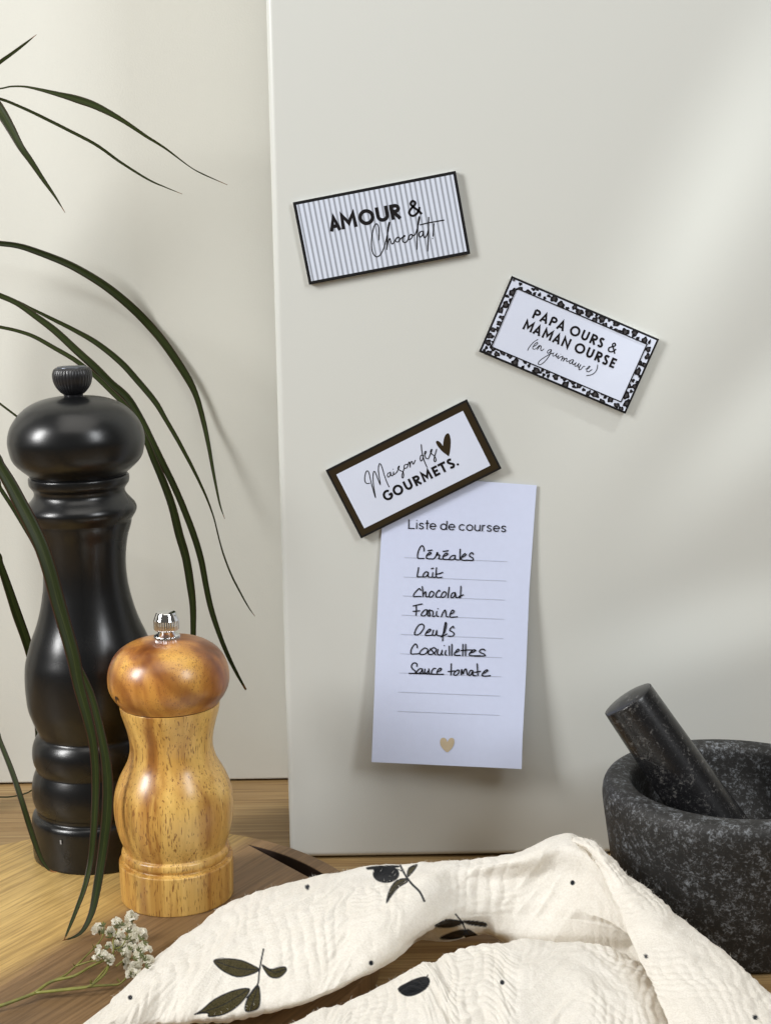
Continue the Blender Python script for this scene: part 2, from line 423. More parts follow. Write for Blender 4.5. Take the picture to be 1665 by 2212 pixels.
def crescent(pa, pb, inset):
    """slot between the chord pa-pb and the circle of radius BR-inset"""
    pa, pb = np.array(pa), np.array(pb); d = (pb - pa) / np.linalg.norm(pb - pa); nrm = np.array([-d[1], d[0]])
    if nrm @ (pa - BC) < 0: nrm = -nrm
    h = nrm @ (pa - BC); r = BR - inset; half = math.sqrt(max(r * r - h * h, 1e-6))
    mid = BC + nrm * h
    a0 = math.atan2(*(mid + d * half - BC)[::-1]); a1 = math.atan2(*(mid - d * half - BC)[::-1])
    while a1 < a0: a1 += 2 * math.pi
    if a1 - a0 > math.pi: a0, a1 = a1 - 2 * math.pi, a0
    arc = [BC + r * np.array([math.cos(a), math.sin(a)]) for a in np.linspace(a0, a1, 28)]
    return arc
ca, cb = PZ(548, 1830.6, BOARD_Z)[:2], PZ(668.6, 1895.4, BOARD_Z)[:2]
slot = crescent(ca, cb, 0.0090)
bm = bmesh.new()
def loop(bm, pts, z):
    vs = [bm.verts.new((p[0] - BC[0], p[1] - BC[1], z)) for p in pts]
    return [bm.edges.new((vs[i], vs[(i + 1) % len(vs)])) for i in range(len(vs))]
E = loop(bm, circle_pts(BR), 0.015) + loop(bm, slot, 0.015)
bmesh.ops.triangle_fill(bm, use_beauty=True, use_dissolve=False, edges=E)
top = list(bm.faces)
for f_ in top:
    f_.normal_update()
    if f_.normal.z < 0: f_.normal_flip()
ret = bmesh.ops.extrude_face_region(bm, geom=top)
ext = [g for g in ret['geom'] if isinstance(g, bmesh.types.BMVert)]
for v in ext: v.co.z = 0.001
bmesh.ops.recalc_face_normals(bm, faces=bm.faces)
sb = bm_obj('serving_board', bm, M_ACACIA)
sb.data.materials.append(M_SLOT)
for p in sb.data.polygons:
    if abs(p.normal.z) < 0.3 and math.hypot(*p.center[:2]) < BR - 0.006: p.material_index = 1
sb.location = (BC[0], BC[1], 0); bevel(sb, 0.0007, 2)
tag(sb, 'round two-tone acacia serving board with a crescent slot, under the two mills', 'serving board')

# ------------------------------------------------------------------ black mill
bp = PZ(222, 1832, BOARD_Z); bX, bY = float(bp[0]), float(bp[1])
mill = empty('black_pepper_mill', (bX, bY, BOARD_Z), 'tall satin black turned pepper mill with a ribbed knob, behind the wooden mill', 'pepper mill'); mill.rotation_euler = (0, -0.0125, 0)
prof_body = [(140, 1832.5), (144, 1831), (145.5, 1826), (146, 1800), (145, 1760), (143, 1748), (139, 1742), (134, 1739), (133, 1732), (135, 1727), (139, 1715), (141, 1700), (140, 1684), (136, 1666), (131, 1653), (129, 1648),
    (130, 1643), (134, 1632), (135.5, 1616), (133, 1598), (126, 1583), (120, 1576), (120, 1570), (126, 1556), (135, 1530), (139, 1513), (141, 1485), (141, 1455), (138, 1424), (131, 1400), (123, 1376), (110, 1345), (101, 1316), (95, 1290), (90.5, 1264), (88.5, 1232), (90, 1200), (96, 1163), (103, 1142), (106.5, 1130), (107.5, 1124), (112, 1117),
    (117, 1109), (119.5, 1100), (117, 1091), (110, 1082), (102, 1073), (97, 1064), (98, 1055), (104, 1047), (107, 1041), (107.5, 1030), (106, 1027)]
o = mesh_obj('mill_body', *lathe(smooth_profile(px_profile(prof_body, bX, bY, BOARD_Z), 3)), M_SATIN, mill)
foot = px_profile([(140, 1837.5), (143, 1836.5), (143, 1832)], bX, bY, BOARD_Z)
prof_head = [(100, 1026), (104, 1023.5), (108, 1019), (121, 1008), (133, 996), (141, 981), (146, 955), (145, 938), (139, 918), (127, 899), (108, 880), (84, 866.5), (58, 859), (30, 855.5), (8, 855)]
o = mesh_obj('mill_head', *lathe(smooth_profile(px_profile(prof_head, bX, bY, BOARD_Z), 3)), M_SATIN, mill)
o = mesh_obj('seam_ring', *lathe(px_profile([(102, 1030), (102, 1020)], bX, bY, BOARD_Z)), M_BLACK, mill)
kp = px_profile([(20, 857), (21, 851), (25, 848), (34, 838), (40, 826), (42.5, 813), (41.5, 803), (38.5, 796), (35, 793.5)], bX, bY, BOARD_Z)
def ribs(r, z, a):
    return r * (1 + 0.028 * (abs(math.sin(a * 17)) - 0.6) * (1 if z > kp[2][1] and z < kp[-2][1] + 1e-4 else 0))
o = mesh_obj('knob', *lathe(smooth_profile(kp, 3), 340, ribs), M_RIB, mill)
cp = px_profile([(33, 794.5), (33, 792.5), (31, 790), (24, 789), (22, 790.2), (13, 790.4), (12, 789.6), (4, 789.3)], bX, bY, BOARD_Z)
cp = [(33 / 33 * q[0], q[1]) for q in px_profile([(33, 794.5), (33, 792.5), (31.5, 791)], bX, bY, BOARD_Z)]
z9 = cp[-1][1]; r9 = cp[-1][0]
cp += [(r9 * .82, z9 + .0001), (r9 * .76, z9 - .0003), (r9 * .6, z9 - .0003), (r9 * .55, z9 + .0002), (r9 * .2, z9 + .0004)]
mesh_obj('knob_cap', *lathe(cp, 96), M_CAPTOP, o)
# small white tick printed near the foot
r_t = prof_body[3][0] * float((bp - CAM) @ F) / FPX
a_t = math.radians(-90) + math.asin(max(-1, min(1, (164 - 221) / 146.0)))
zt = float(PY(164, 1814, bY - 0.03)[2]) - BOARD_Z
tv, tf = [], []
for i, (du, dz) in enumerate([(-.5, -1), (.5, -1), (.5, 1), (-.5, 1)]):
    aa = a_t + du * 0.0009 / r_t
    tv.append(((r_t + 0.0003) * math.cos(aa), (r_t + 0.0003) * math.sin(aa), zt + dz * 0.0011))
mesh_obj('printed_mark', tv, [(0, 1, 2, 3)], plain('white_mark', (0.35, 0.36, 0.37), 0.5), mill)

# ------------------------------------------------------------------ wooden mill
wp = PZ(384, 1930, BOARD_Z); wX, wY = float(wp[0]), float(wp[1])
wm = empty('wooden_pepper_mill', (wX, wY, BOARD_Z), 'short honey-coloured wooden pepper mill with a round head and chrome nut', 'pepper mill')
prof = [(117, 1931), (119.5, 1929), (120, 1925), (121.5, 1890), (122, 1853), (121, 1850.5), (118.5, 1849.5), (112.5, 1848.5), (110.5, 1846.5), (111.5, 1844), (115, 1840), (116, 1834), (114.5, 1828), (110.5, 1824.5), (110, 1822), (113, 1812), (119, 1796), (125.5, 1768), (128.5, 1736), (125, 1704), (113.5, 1673), (97, 1643), (90, 1620), (89, 1603), (92, 1580), (99.5, 1553), (105.5, 1534), (107.5, 1522), (107, 1519)]
mesh_obj('mill_body', *lathe(smooth_profile(px_profile(prof, wX, wY, BOARD_Z), 3), 128), M_WOODBODY, wm)
prof = [(104, 1518), (107.5, 1516.5), (111, 1511), (121, 1498), (129, 1481), (131, 1462), (128, 1440), (118, 1418), (103, 1402), (80, 1389), (52, 1381.5), (26, 1379), (6, 1378.5)]
hd = mesh_obj('mill_head', *lathe(smooth_profile(px_profile(prof, wX, wY, BOARD_Z), 3), 128), M_WOODHEAD, wm)
mesh_obj('seam_ring', *lathe(px_profile([(104.5, 1521), (104.5, 1515)], wX, wY, BOARD_Z)), plain('dark_gap', (0.05, 0.02, 0.008), 0.8), wm)
# small dark knot on the head
kz = px_profile([(131, 1483), (130, 1484)], wX, wY, BOARD_Z)[1]
ka = math.radians(-90) + math.asin((266 - 365) / 131.0)
kv, kf = [(0, 0, 0)], []
for k in range(14):
    th = 2 * math.pi * k / 14; kr = 1 + 0.25 * math.sin(3 * th)
    kv.append((math.cos(th) * 0.0010 * kr, math.sin(th) * 0.0014 * kr, 0))
for k in range(14): kf.append((0, 1 + k, 1 + (k + 1) % 14))
nrm = Vector((math.cos(ka), math.sin(ka), 0.03)).normalized()
rot = nrm.to_track_quat('Z', 'Y').to_matrix()
kc = Vector((math.cos(ka), math.sin(ka), 0)) * (kz[0] - 0.00015) + Vector((0, 0, kz[1]))
kv2 = []
for v in kv:
    w = rot @ Vector(v) + kc
    rad = math.hypot(w.x, w.y); s_ = (kz[0] - 0.0001 - 6.0 * (w.z - kz[1] + 0.0) ** 2 * 6) / rad + 0.006
    kv2.append((w.x * s_, w.y * s_, w.z))
mesh_obj('knot', kv2, kf, plain('knot_wood', (0.035, 0.014, 0.005), 0.5), hd)
def knurl(n, d, lo, hi):
    return lambda r, z, a: r * (1 - d * (0.5 + 0.5 * math.cos(a * n)) ** 2) if lo < z < hi else r
np_ = px_profile([(28, 1381), (28.5, 1379), (28.5, 1373.5), (27.5, 1372), (20, 1368), (16.5, 1364), (18, 1361.5), (25, 1360), (27.5, 1358), (27.8, 1341), (27, 1339), (21.5, 1324), (20.5, 1322.6), (10, 1322.2), (2, 1322)], wX, wY, BOARD_Z)
zz = [q[1] for q in np_]
def nut_rib(r, z, a):
    if zz[0] < z < zz[3] - 1e-5 : return r * (1 - 0.035 * (0.5 + 0.5 * math.cos(a * 44)))
    if zz[8] - 1e-5 < z < zz[10] - 1e-5: return r * (1 - 0.06 * (0.5 + 0.5 * math.cos(a * 34)) ** 2)
    return r
o = mesh_obj('chrome_nut', *lathe(np_, 340, nut_rib), M_CHROME, wm, smooth=False)
o.data.polygons.foreach_set('use_smooth', [True] * len(o.data.polygons))
if hasattr(o.data, 'set_sharp_from_angle'): o.data.set_sharp_from_angle(angle=math.radians(28))

# ------------------------------------------------------------------ mortar and pestle
RIM_Z = 0.0735
mp_ = PZ(1570, 1683, RIM_Z); mX, mY = float(mp_[0]), float(mp_[1]); mR = 0.0615
mX += 0.0035
mprof = [(0.0465, 0.0), (0.0500, 0.0012), (0.0515, 0.004), (0.0535, 0.015), (0.0562, 0.032), (0.0585, 0.048), (0.0602, 0.060), (0.0605, 0.0655), (0.0595, 0.0695), (0.0570, 0.0718), (0.053, 0.0722), (0.0490, 0.0716), (0.0472, 0.0700), (0.0462, 0.066), (0.0445, 0.053), (0.040, 0.038), (0.030, 0.026), (0.016, 0.0205), (0.004, 0.0195)]
mprof = [(r * mR / 0.0605, z * RIM_Z / 0.072) for r, z in mprof]
mo = mesh_obj('granite_mortar', *lathe(smooth_profile(mprof, 4), 160), M_GRANITE)
mo.location = (mX, mY, 0.0); tag(mo, 'dark speckled granite mortar bowl standing on the table at right', 'mortar')
pt = PY(1354, 1508, mY + 0.006)
pb = np.array([mX + 0.001, mY - 0.004, 0.036])
ax = pb - pt; Lp = float(np.linalg.norm(ax)); ax /= Lp
pprof = [(0.004, -0.0010), (0.0085, -0.0003), (0.0117, 0.0004), (0.0126, 0.0012), (0.0129, 0.0025), (0.0133, 0.02), (0.0140, 0.05), (0.0148, Lp * 0.8), (0.0150, Lp - 0.004), (0.0138, Lp + 0.004), (0.0100, Lp + 0.010), (0.004, Lp + 0.0125)]
pe = mesh_obj('granite_pestle', *lathe(smooth_profile(pprof, 4), 96), M_PESTLE)
pe.location = pt; pe.rotation_euler = Vector(ax).to_track_quat('Z', 'Y').to_euler()
tag(pe, 'polished black stone pestle leaning in the mortar', 'pestle')

# ------------------------------------------------------------------ strokes (lettering)
def ribbon(pts, w, z, taper=False):
    """flat ribbon through 2-D points; returns verts (u,v,z) and quads"""
    pts = np.asarray(pts, float); n = len(pts)
    if n == 1 or (n == 2 and np.allclose(pts[0], pts[1])):
        vs = [(pts[0][0], pts[0][1], z)] + [(pts[0][0] + w * .5 * math.cos(a), pts[0][1] + w * .5 * math.sin(a), z) for a in np.linspace(0, 2 * math.pi, 12, endpoint=False)]
        return vs, [(0, 1 + k, 1 + (k + 1) % 12) for k in range(12)]
    vs = []
    for i in range(n):
        a = pts[i] - pts[max(i - 1, 0)]; b = pts[min(i + 1, n - 1)] - pts[i]
        la, lb = np.linalg.norm(a), np.linalg.norm(b)
        a = a / la if la > 1e-9 else b / max(lb, 1e-9); b = b / lb if lb > 1e-9 else a
        na, nb = np.array([-a[1], a[0]]), np.array([-b[1], b[0]])
        m = na + nb; lm = np.linalg.norm(m)
        if lm < 0.35: m = na; k = 1.0
        else: m = m / lm; k = min(1 / max(m @ na, 0.4), 2.6)
        ww = w * (0.55 + 0.45 * min(1, 4 * min(i, n - 1 - i) / n)) if taper else w
        vs.append((*(pts[i] + m * ww * .5 * k), z)); vs.append((*(pts[i] - m * ww * .5 * k), z))
    fs = [(2 * i, 2 * i + 1, 2 * i + 3, 2 * i + 2) for i in range(n - 1)]
    return vs, fs
class Ink:
    """collects strokes in a 2-D frame, each on its own hair-thin layer"""
    def __init__(s, z0): s.b = Bag(); s.z = z0; s.k = 0
    def lift(s): s.k += 1; return s.z + (s.k % 60) * 0.000002
    def stroke(s, pts, w, smooth=True, taper=False, n=5):
        p = catmull(pts, n) if smooth and len(pts) > 2 else np.asarray(pts, float)
        s.b.add(*ribbon(p, w, s.lift(), taper))
        if not taper and smooth and len(pts) > 1:
            for e in (p[0], p[-1]): s.b.add(*ribbon([e], w, s.lift()))
    def poly(s, pts, z=None):
        pts = np.asarray(pts, float); z = s.lift() if z is None else z
        me = [(x, y, z) for x, y in pts]; b = bmesh.new()
        es = [b.verts.new(v) for v in me]; ed = [b.edges.new((es[i], es[(i + 1) % len(es)])) for i in range(len(es))]
        bmesh.ops.triangle_fill(b, use_beauty=True, edges=ed)
        b.verts.index_update(); s.b.add([tuple(v.co) for v in b.verts], [tuple(v.index for v in f.verts) for f in b.faces]); b.free()

def arc(cx, cy, rx, ry, a0, a1, n=20):
    return [(cx + rx * math.cos(math.radians(a)), cy + ry * math.sin(math.radians(a))) for a in np.linspace(a0, a1, n)]
def cap_glyph(ch, x0, x1, w, k=1.0):
    """strokes of a geometric capital in units of the cap height; w is the stroke width"""
    a, b = x0 + w / 2, x1 - w / 2; m = (x0 + x1) / 2; h = w / 2; T = 1 - h
    if ch == 'A': return [[(x0 + h * 1.05, 0), (m, 1 - h * .9), (x1 - h * 1.05, 0)], [(x0 + (x1 - x0) * .27, .30), (x1 - (x1 - x0) * .27, .30)]]
    if ch == 'M': return [[(x0 + h * 1.0, 0), (x0 + h * 1.35, 1 - h * .7), (m, .22 + h), (x1 - h * 1.35, 1 - h * .7), (x1 - h * 1.0, 0)]]
    if ch == 'N': return [[(a, 0), (a, 1 - h * .8), (b, h * .8), (b, 1)]]
    if ch == 'O': return [arc(m, .5, (x1 - x0) / 2 - h, .5 - h + .02, 0, 360, 40)]
    if ch == 'G': return [arc(m, .5, (x1 - x0) / 2 - h, .5 - h + .02, 48, 335, 34) + [(x1 - h, .46)], [(x1 - h * .4, .47), (m + .08, .47)]]
    if ch == 'U': return [[(a, 1), (a, .42)] + arc(m, .40, (b - a) / 2, .40 - h, 180, 360, 18) + [(b, .42), (b, 1)]]
    if ch == 'P': return [[(a, 0), (a, T), ] , [(a, T), (m, T)] + arc(m, .69, b - m, T - .69, 90, -90, 14) + [(a, .69 - (T - .69))]]
    if ch == 'R': return [[(a, 0), (a, 1)], [(a, T), (m, T)] + arc(m, .70, b - m, T - .70, 90, -90, 14) + [(a, .70 - (T - .70))], [(m - .06, .42), (x1 - h * .9, 0)]]
    if ch == 'S':
        r1 = (b - a) / 2
        return [catmull([(b - .0, .83), (m + .06, T + .0), (m - .10, T - .01), (a + .01, .74), (a + .08, .60), (m, .50), (b - .04, .38), (b, .24), (m + .10, h), (m - .08, h - .01), (a - .01, .19)], 6)]
    if ch == 'E': return [[(a, 0), (a, 1)], [(a, T), (x1, T)], [(a, .5), (x1 - .06, .5)], [(a, h), (x1, h)]]
    if ch == 'T': return [[(x0, T), (x1, T)], [(m, 0), (m, T)]]
    if ch == '.': return [[(m, h), (m, h)]]
    if ch == '&':
        W_ = x1 - x0
        P = [(.98, .02), (.72, .33), (.38, .68), (.33, .84), (.50, .97), (.66, .84), (.58, .68), (.30, .50), (.10, .28), (.20, .06), (.42, .02), (.66, .14), (.84, .36), (.90, .50)]
        return [catmull([(x0 + p[0] * W_, p[1]) for p in P], 6)]
def caps(ink, to2d, origin, u, cap, items, w):
    """items: (char, s0, s1[, width]) along direction u from origin, in the picture; cap in picture pixels"""
    u = np.array(u) / np.linalg.norm(u); up = np.array([u[1], -u[0]])
    for it in items:
        ww = it[3] if len(it) > 3 else w
        for st in cap_glyph(it[0], it[1], it[2], ww):
            pts = np.array([to2d(np.array(origin) + u * p[0] * cap + up * p[1] * cap) for p in st])
            sc = np.linalg.norm(to2d(np.array(origin) + u * cap) - to2d(np.array(origin)))
            ink.stroke(pts, ww * sc, smooth=False)

# ------------------------------------------------------------------ magnets
class Plate:
    """a flat magnet: corners TL,TR,BR,BL in photo pixels, face plane at Y"""
    def __init__(s, corners, Yf):
        s.Yf = Yf
        c = np.array([PY(x * K, y * K, Yf) for x, y in corners])
        s.c = c.mean(0); ux = (c[1] - c[0] + c[2] - c[3]); ux /= np.linalg.norm(ux)
        s.ux = ux; s.uy = np.cross(np.array([0, -1.0, 0]), ux)
        s.w = (np.linalg.norm(c[1] - c[0]) + np.linalg.norm(c[2] - c[3])) / 2
        s.h = (np.linalg.norm(c[3] - c[0]) + np.linalg.norm(c[2] - c[1])) / 2
    def to2d(s, p):                               # 1665-wide pixels -> plate coordinates
        q = PY(p[0], p[1], s.Yf) - s.c; return np.array([q @ s.ux, q @ s.uy])
    def place(s, o):
        n = np.array([0, -1.0, 0])
        o.matrix_world = Matrix(((s.ux[0], s.uy[0], n[0], s.c[0]), (s.ux[1], s.uy[1], n[1], s.c[1]), (s.ux[2], s.uy[2], n[2], s.c[2]), (0, 0, 0, 1)))
def slab(w, h, z0, z1):
    return box_bm(-w / 2, w / 2, -h / 2, h / 2, z0, z1)
def sheet(w, h, z, cx=0, cy=0):
    return [(cx - w / 2, cy - h / 2, z), (cx + w / 2, cy - h / 2, z), (cx + w / 2, cy + h / 2, z), (cx - w / 2, cy + h / 2, z)], [(0, 1, 2, 3)]
def magnet(name_label, pl, thick):
    root = empty('fridge_magnet', (0, 0, 0), name_label, 'magnet', 'rectangular printed magnets on the cream board'); pl.place(root)
    b = bm_obj('magnet_backing', slab(pl.w - .0006, pl.h - .0006, -thick, -thick * .45), M_CORE, root)
    b = bm_obj('magnet_body', slab(pl.w, pl.h, -thick * .45 + .00002, 0), M_BLACK, root); bevel(b, 0.0003, 2)
    return root
# 1: stripes
pl = Plate([(714.1, 493.5), (1114, 415.3), (1146.6, 619.6), (754.5, 694.6)], PANEL_Y - 0.0026)
root = magnet('grey and white striped magnet reading AMOUR & Chocolat!, upper left of the three', pl, 0.0025)
mesh_obj('striped_face', *sheet(pl.w - .0031, pl.h - .0031, .00012), m_stripes(pl.w - .0031, 31), root, False)
Z = zoomed(780, 480, 320 / 1665)
ink = Ink(.0002); D = lambda p: pl.to2d(Z(p))
caps(ink, D, (130, 445), (900, -172), 195, [('A', 0, .80), ('M', .80, 1.86), ('O', 2.0, 3.04), ('U', 3.16, 4.0), ('R', 4.1, 4.78), ('&', 5.22, 6.13, .15)], .23)
ink.b.obj('printed_words', M_INK, root, False)
s1 = np.linalg.norm(D((100, 0)) - D((0, 0))) / 100
ink = Ink(.0002)
for st in [[(753, 548), (757, 470), (750, 380), (722, 342), (690, 380), (665, 500), (658, 600), (672, 700), (705, 752), (735, 760), (775, 730), (820, 640), (860, 480), (885, 360), (890, 328), (882, 330), (868, 400), (860, 520), (853, 668)],
           [(853, 660), (870, 570), (892, 530), (903, 560), (915, 595), (935, 590), (960, 550), (985, 515)],
           [(1000, 512), (970, 535), (968, 565), (995, 572), (1018, 545), (1012, 515), (992, 512)],
           [(1018, 545), (1050, 515), (1085, 498), (1070, 492), (1054, 530), (1060, 570), (1090, 580), (1115, 555), (1133, 515)],
           [(1160, 478), (1134, 500), (1128, 528), (1150, 540), (1174, 512), (1176, 480), (1152, 478)],
           [(1174, 492), (1208, 484), (1232, 430), (1256, 340), (1270, 268), (1262, 258), (1248, 350), (1239, 500), (1236, 665)],
           [(1310, 440), (1290, 438), (1265, 465), (1268, 505), (1290, 505), (1310, 475), (1315, 442), (1318, 490), (1335, 518), (1362, 485), (1380, 420)],
           [(1385, 260), (1383, 400), (1378, 550), (1373, 688)], [(1277, 355), (1400, 326), (1578, 295)], [(1450, 340), (1445, 430), (1439, 500)], [(1435, 528)]]:
    ink.stroke([D(p) for p in st], 14 * s1)
ink.b.obj('printed_script', M_INK, root, False)
# 2: leopard border
pl = Plate([(1249.6, 672), (1610.4, 829), (1526, 1009.3), (1168.4, 859)], PANEL_Y - 0.0026)
root = magnet('white magnet with a leopard-spot border reading PAPA OURS & MAMAN OURSE, right of the other two', pl, 0.0025)
mesh_obj('printed_face', *sheet(pl.w - .0022, pl.h - .0022, .00012), M_WHITE, root, False)
iw, ih = pl.w - .0094, pl.h - .0094
ink = Ink(.0004)
for (ax_, bx_) in [((-1, -1), (1, -1)), ((1, -1), (1, 1)), ((1, 1), (-1, 1)), ((-1, 1), (-1, -1))]:
    ink.stroke([(ax_[0] * iw / 2, ax_[1] * ih / 2), (bx_[0] * iw / 2, bx_[1] * ih / 2)], .0006, smooth=False)
ink.b.obj('inner_line', M_INK, root, False)
rs = random.Random(5); dark, grey = Ink(.0002), Ink(.0003); placed = []
ow, oh = pl.w - .0022, pl.h - .0022
def blob(cx, cy, r, ink_, z=None, irr=0.30):
    ph = [rs.uniform(0, 6.28) for _ in range(3)]; e = rs.uniform(.75, 1.25); pts = []
    for k in range(22):
        a = 2 * math.pi * k / 22; q = r * (1 + irr * (.5 * math.sin(3 * a + ph[0]) + .4 * math.sin(5 * a + ph[1])))
        x, y = cx + q * e * math.cos(a), cy + q / e * math.sin(a)
        x = min(max(x, -ow / 2), ow / 2); y = min(max(y, -oh / 2), oh / 2)
        if abs(x) < iw / 2 and abs(y) < ih / 2:   # keep out of the inner field
            dx, dy = iw / 2 - abs(x), ih / 2 - abs(y)
            if dx < dy: x = math.copysign(iw / 2, x)
            else: y = math.copysign(ih / 2, y)
        pts.append((x, y))
    ink_.poly(pts)
tries = 0
while len(placed) < 120 and tries < 6000:
    tries += 1
    x, y = rs.uniform(-ow / 2, ow / 2), rs.uniform(-oh / 2, oh / 2)
    if abs(x) < iw / 2 - .0002 and abs(y) < ih / 2 - .0002: continue
    r = rs.choice([.0009, .0014, .0016, .0018, .0019])
    if any(math.hypot(x - a, y - b) < (r + c) * 1.04 for a, b, c in placed): continue
    placed.append((x, y, r)); blob(x, y, r, dark)
    if r > .0013: blob(x, y, r * .45, grey, irr=.15)
dark.b.obj('leopard_spots', M_INK, root, False); grey.b.obj('spot_centres', M_SPOT, root, False)
Z = zoomed(1260, 730, 270 / 1665); D = lambda p: pl.to2d(Z(p)); s1 = np.linalg.norm(D((100, 0)) - D((0, 0))) / 100
ink = Ink(.0002); u2 = (.917, .399)
caps(ink, D, (232, 280), u2, 152, [('P', 0, .68), ('A', .77, 1.62), ('P', 1.80, 2.48), ('A', 2.58, 3.43), ('O', 3.95, 5.0), ('U', 5.2, 5.93), ('R', 6.17, 6.84), ('S', 7.0, 7.56), ('&', 8.12, 8.97, .135)], .21)
caps(ink, D, (88, 446), u2, 152, [('M', 0, .98), ('A', 1.06, 1.90), ('M', 2.07, 3.05), ('A', 3.16, 4.0), ('N', 4.15, 4.95), ('O', 5.5, 6.56), ('U', 6.78, 7.48), ('R', 7.73, 8.38), ('S', 8.55, 9.12), ('E', 9.34, 9.86)], .21)
ink.b.obj('printed_words', M_INK, root, False)
ink = Ink(.0002)
for st in [[(322, 608), (270, 640), (220, 690), (185, 740), (172, 770)],
           [(262, 712), (300, 690), (322, 662), (308, 652), (275, 680), (250, 720), (252, 748), (275, 752), (310, 735), (340, 700)],
           [(355, 692), (335, 730), (315, 758)], [(322, 748), (345, 715), (368, 702), (376, 715), (365, 750), (380, 775), (415, 750)],
           [(522, 757), (490, 765), (468, 790), (475, 812), (500, 805), (528, 765), (515, 815), (470, 890), (410, 955), (360, 985), (332, 975), (345, 935), (400, 890), (500, 830), (545, 815)],
           [(565, 805), (548, 835), (552, 855), (580, 850), (612, 818), (597, 858), (610, 870), (635, 850)], [(640, 850), (622, 880), (632, 892), (668, 868), (700, 860)], [(668, 828)],
           [(702, 858), (688, 895), (675, 920), (700, 888), (722, 885), (712, 918), (708, 930), (738, 895), (762, 893), (755, 928), (768, 938), (800, 925)],
           [(855, 910), (825, 915), (800, 945), (805, 968), (830, 962), (860, 920), (846, 962), (855, 985), (885, 965)],
           [(900, 955), (880, 990), (890, 1010), (920, 995), (942, 968), (927, 1012), (940, 1025), (965, 1000)], [(970, 985), (952, 1020), (942, 1060), (975, 1052), (1008, 1012), (1030, 1012)],
           [(1045, 1050), (1085, 1040), (1110, 1015), (1095, 1010), (1065, 1045), (1062, 1085), (1090, 1090), (1138, 1058)],
           [(1225, 988), (1215, 1050), (1180, 1105), (1120, 1140), (1058, 1148)]]:
    ink.stroke([D(p) for p in st], 10.5 * s1)
ink.b.obj('printed_script', M_INK, root, False)
# 3: brown frame
pl = Plate([(794.8, 1148), (1142, 973.8), (1222.5, 1144.8), (880.9, 1316)], PANEL_Y - 0.0034)
root = magnet('white magnet with a dark brown frame reading Maison des GOURMETS., pinning the shopping list', pl, 0.0025)
mesh_obj('brown_frame', *sheet(pl.w - .0022, pl.h - .0022, .00012), M_BROWN, root, False)
Z = zoomed(760, 940, 580 / 1665); cs = np.array([pl.to2d(Z(p)) for p in [(177, 628), (1063, 178), (1252, 565), (370, 1005)]])
iw = (np.linalg.norm(cs[1] - cs[0]) + np.linalg.norm(cs[2] - cs[3])) / 2; ih = (np.linalg.norm(cs[3] - cs[0]) + np.linalg.norm(cs[2] - cs[1])) / 2; cc = cs.mean(0)
mesh_obj('printed_face', *sheet(iw, ih, .0002, cc[0], cc[1]), M_WHITE, root, False)
Z = zoomed(870, 1040, 270 / 1665); D = lambda p: pl.to2d(Z(p)); s1 = np.linalg.norm(D((100, 0)) - D((0, 0))) / 100
ink = Ink(.0003)
caps(ink, D, (436, 1143), (.894, -.448), 155, [('G', .02, 1.02), ('O', 1.09, 2.12), ('U', 2.32, 3.12), ('R', 3.35, 4.03), ('M', 4.20, 5.20), ('E', 5.42, 6.0), ('T', 6.10, 6.88), ('S', 7.03, 7.65), ('.', 7.8, 8.04)], .23)
ink.b.obj('printed_words', M_INK, root, False)
ink = Ink(.0003)
for st in [[(200, 860), (160, 865), (130, 835), (125, 770), (145, 690), (170, 675), (190, 710), (210, 800), (240, 920), (265, 1010), (287, 1075), (275, 1000), (255, 870), (250, 750), (262, 685), (285, 700), (320, 790), (358, 880), (345, 780), (330, 660), (340, 578), (358, 568), (385, 620), (420, 740), (460, 850), (492, 915)],
           [(502, 700), (475, 712), (465, 745), (480, 768), (505, 745), (512, 697), (520, 735), (540, 750), (562, 715)], [(560, 690), (555, 720), (575, 725), (610, 690)], [(550, 650)],
           [(610, 690), (645, 612), (636, 606), (624, 640), (660, 670), (700, 690), (710, 740), (700, 780), (685, 770), (690, 720), (722, 630)],
           [(745, 576), (720, 595), (718, 630), (745, 635), (770, 605), (765, 577), (742, 577)], [(770, 600), (795, 540), (808, 620)], [(806, 605), (815, 550), (835, 532), (845, 560), (860, 570), (885, 515)],
           [(1005, 440), (975, 440), (957, 480), (970, 525), (995, 500), (1006, 445)], [(975, 280), (985, 380), (1005, 470), (1030, 550), (1062, 618)],
           [(1025, 430), (1045, 402), (1045, 380), (1030, 388), (1026, 430), (1045, 480), (1080, 490), (1100, 450)],
           [(1100, 450), (1137, 357), (1122, 358), (1115, 400), (1160, 440), (1190, 480), (1195, 520), (1180, 537), (1165, 510), (1175, 460), (1205, 350)]]:
    ink.stroke([D(p) for p in st], 13.5 * s1)
ink.b.obj('printed_script', M_INK, root, False)
ink = Ink(.0003)
hp = [(1390, 450), (1350, 425), (1300, 390), (1230, 310), (1200, 255), (1198, 235), (1212, 222), (1240, 228), (1280, 265), (1302, 298), (1310, 220), (1335, 140), (1375, 108), (1402, 135), (1418, 220), (1412, 340)]
ink.poly(np.array([D(p) for p in catmull(hp, 3, True)])); ink.b.obj('printed_heart', M_BROWN, root, False)

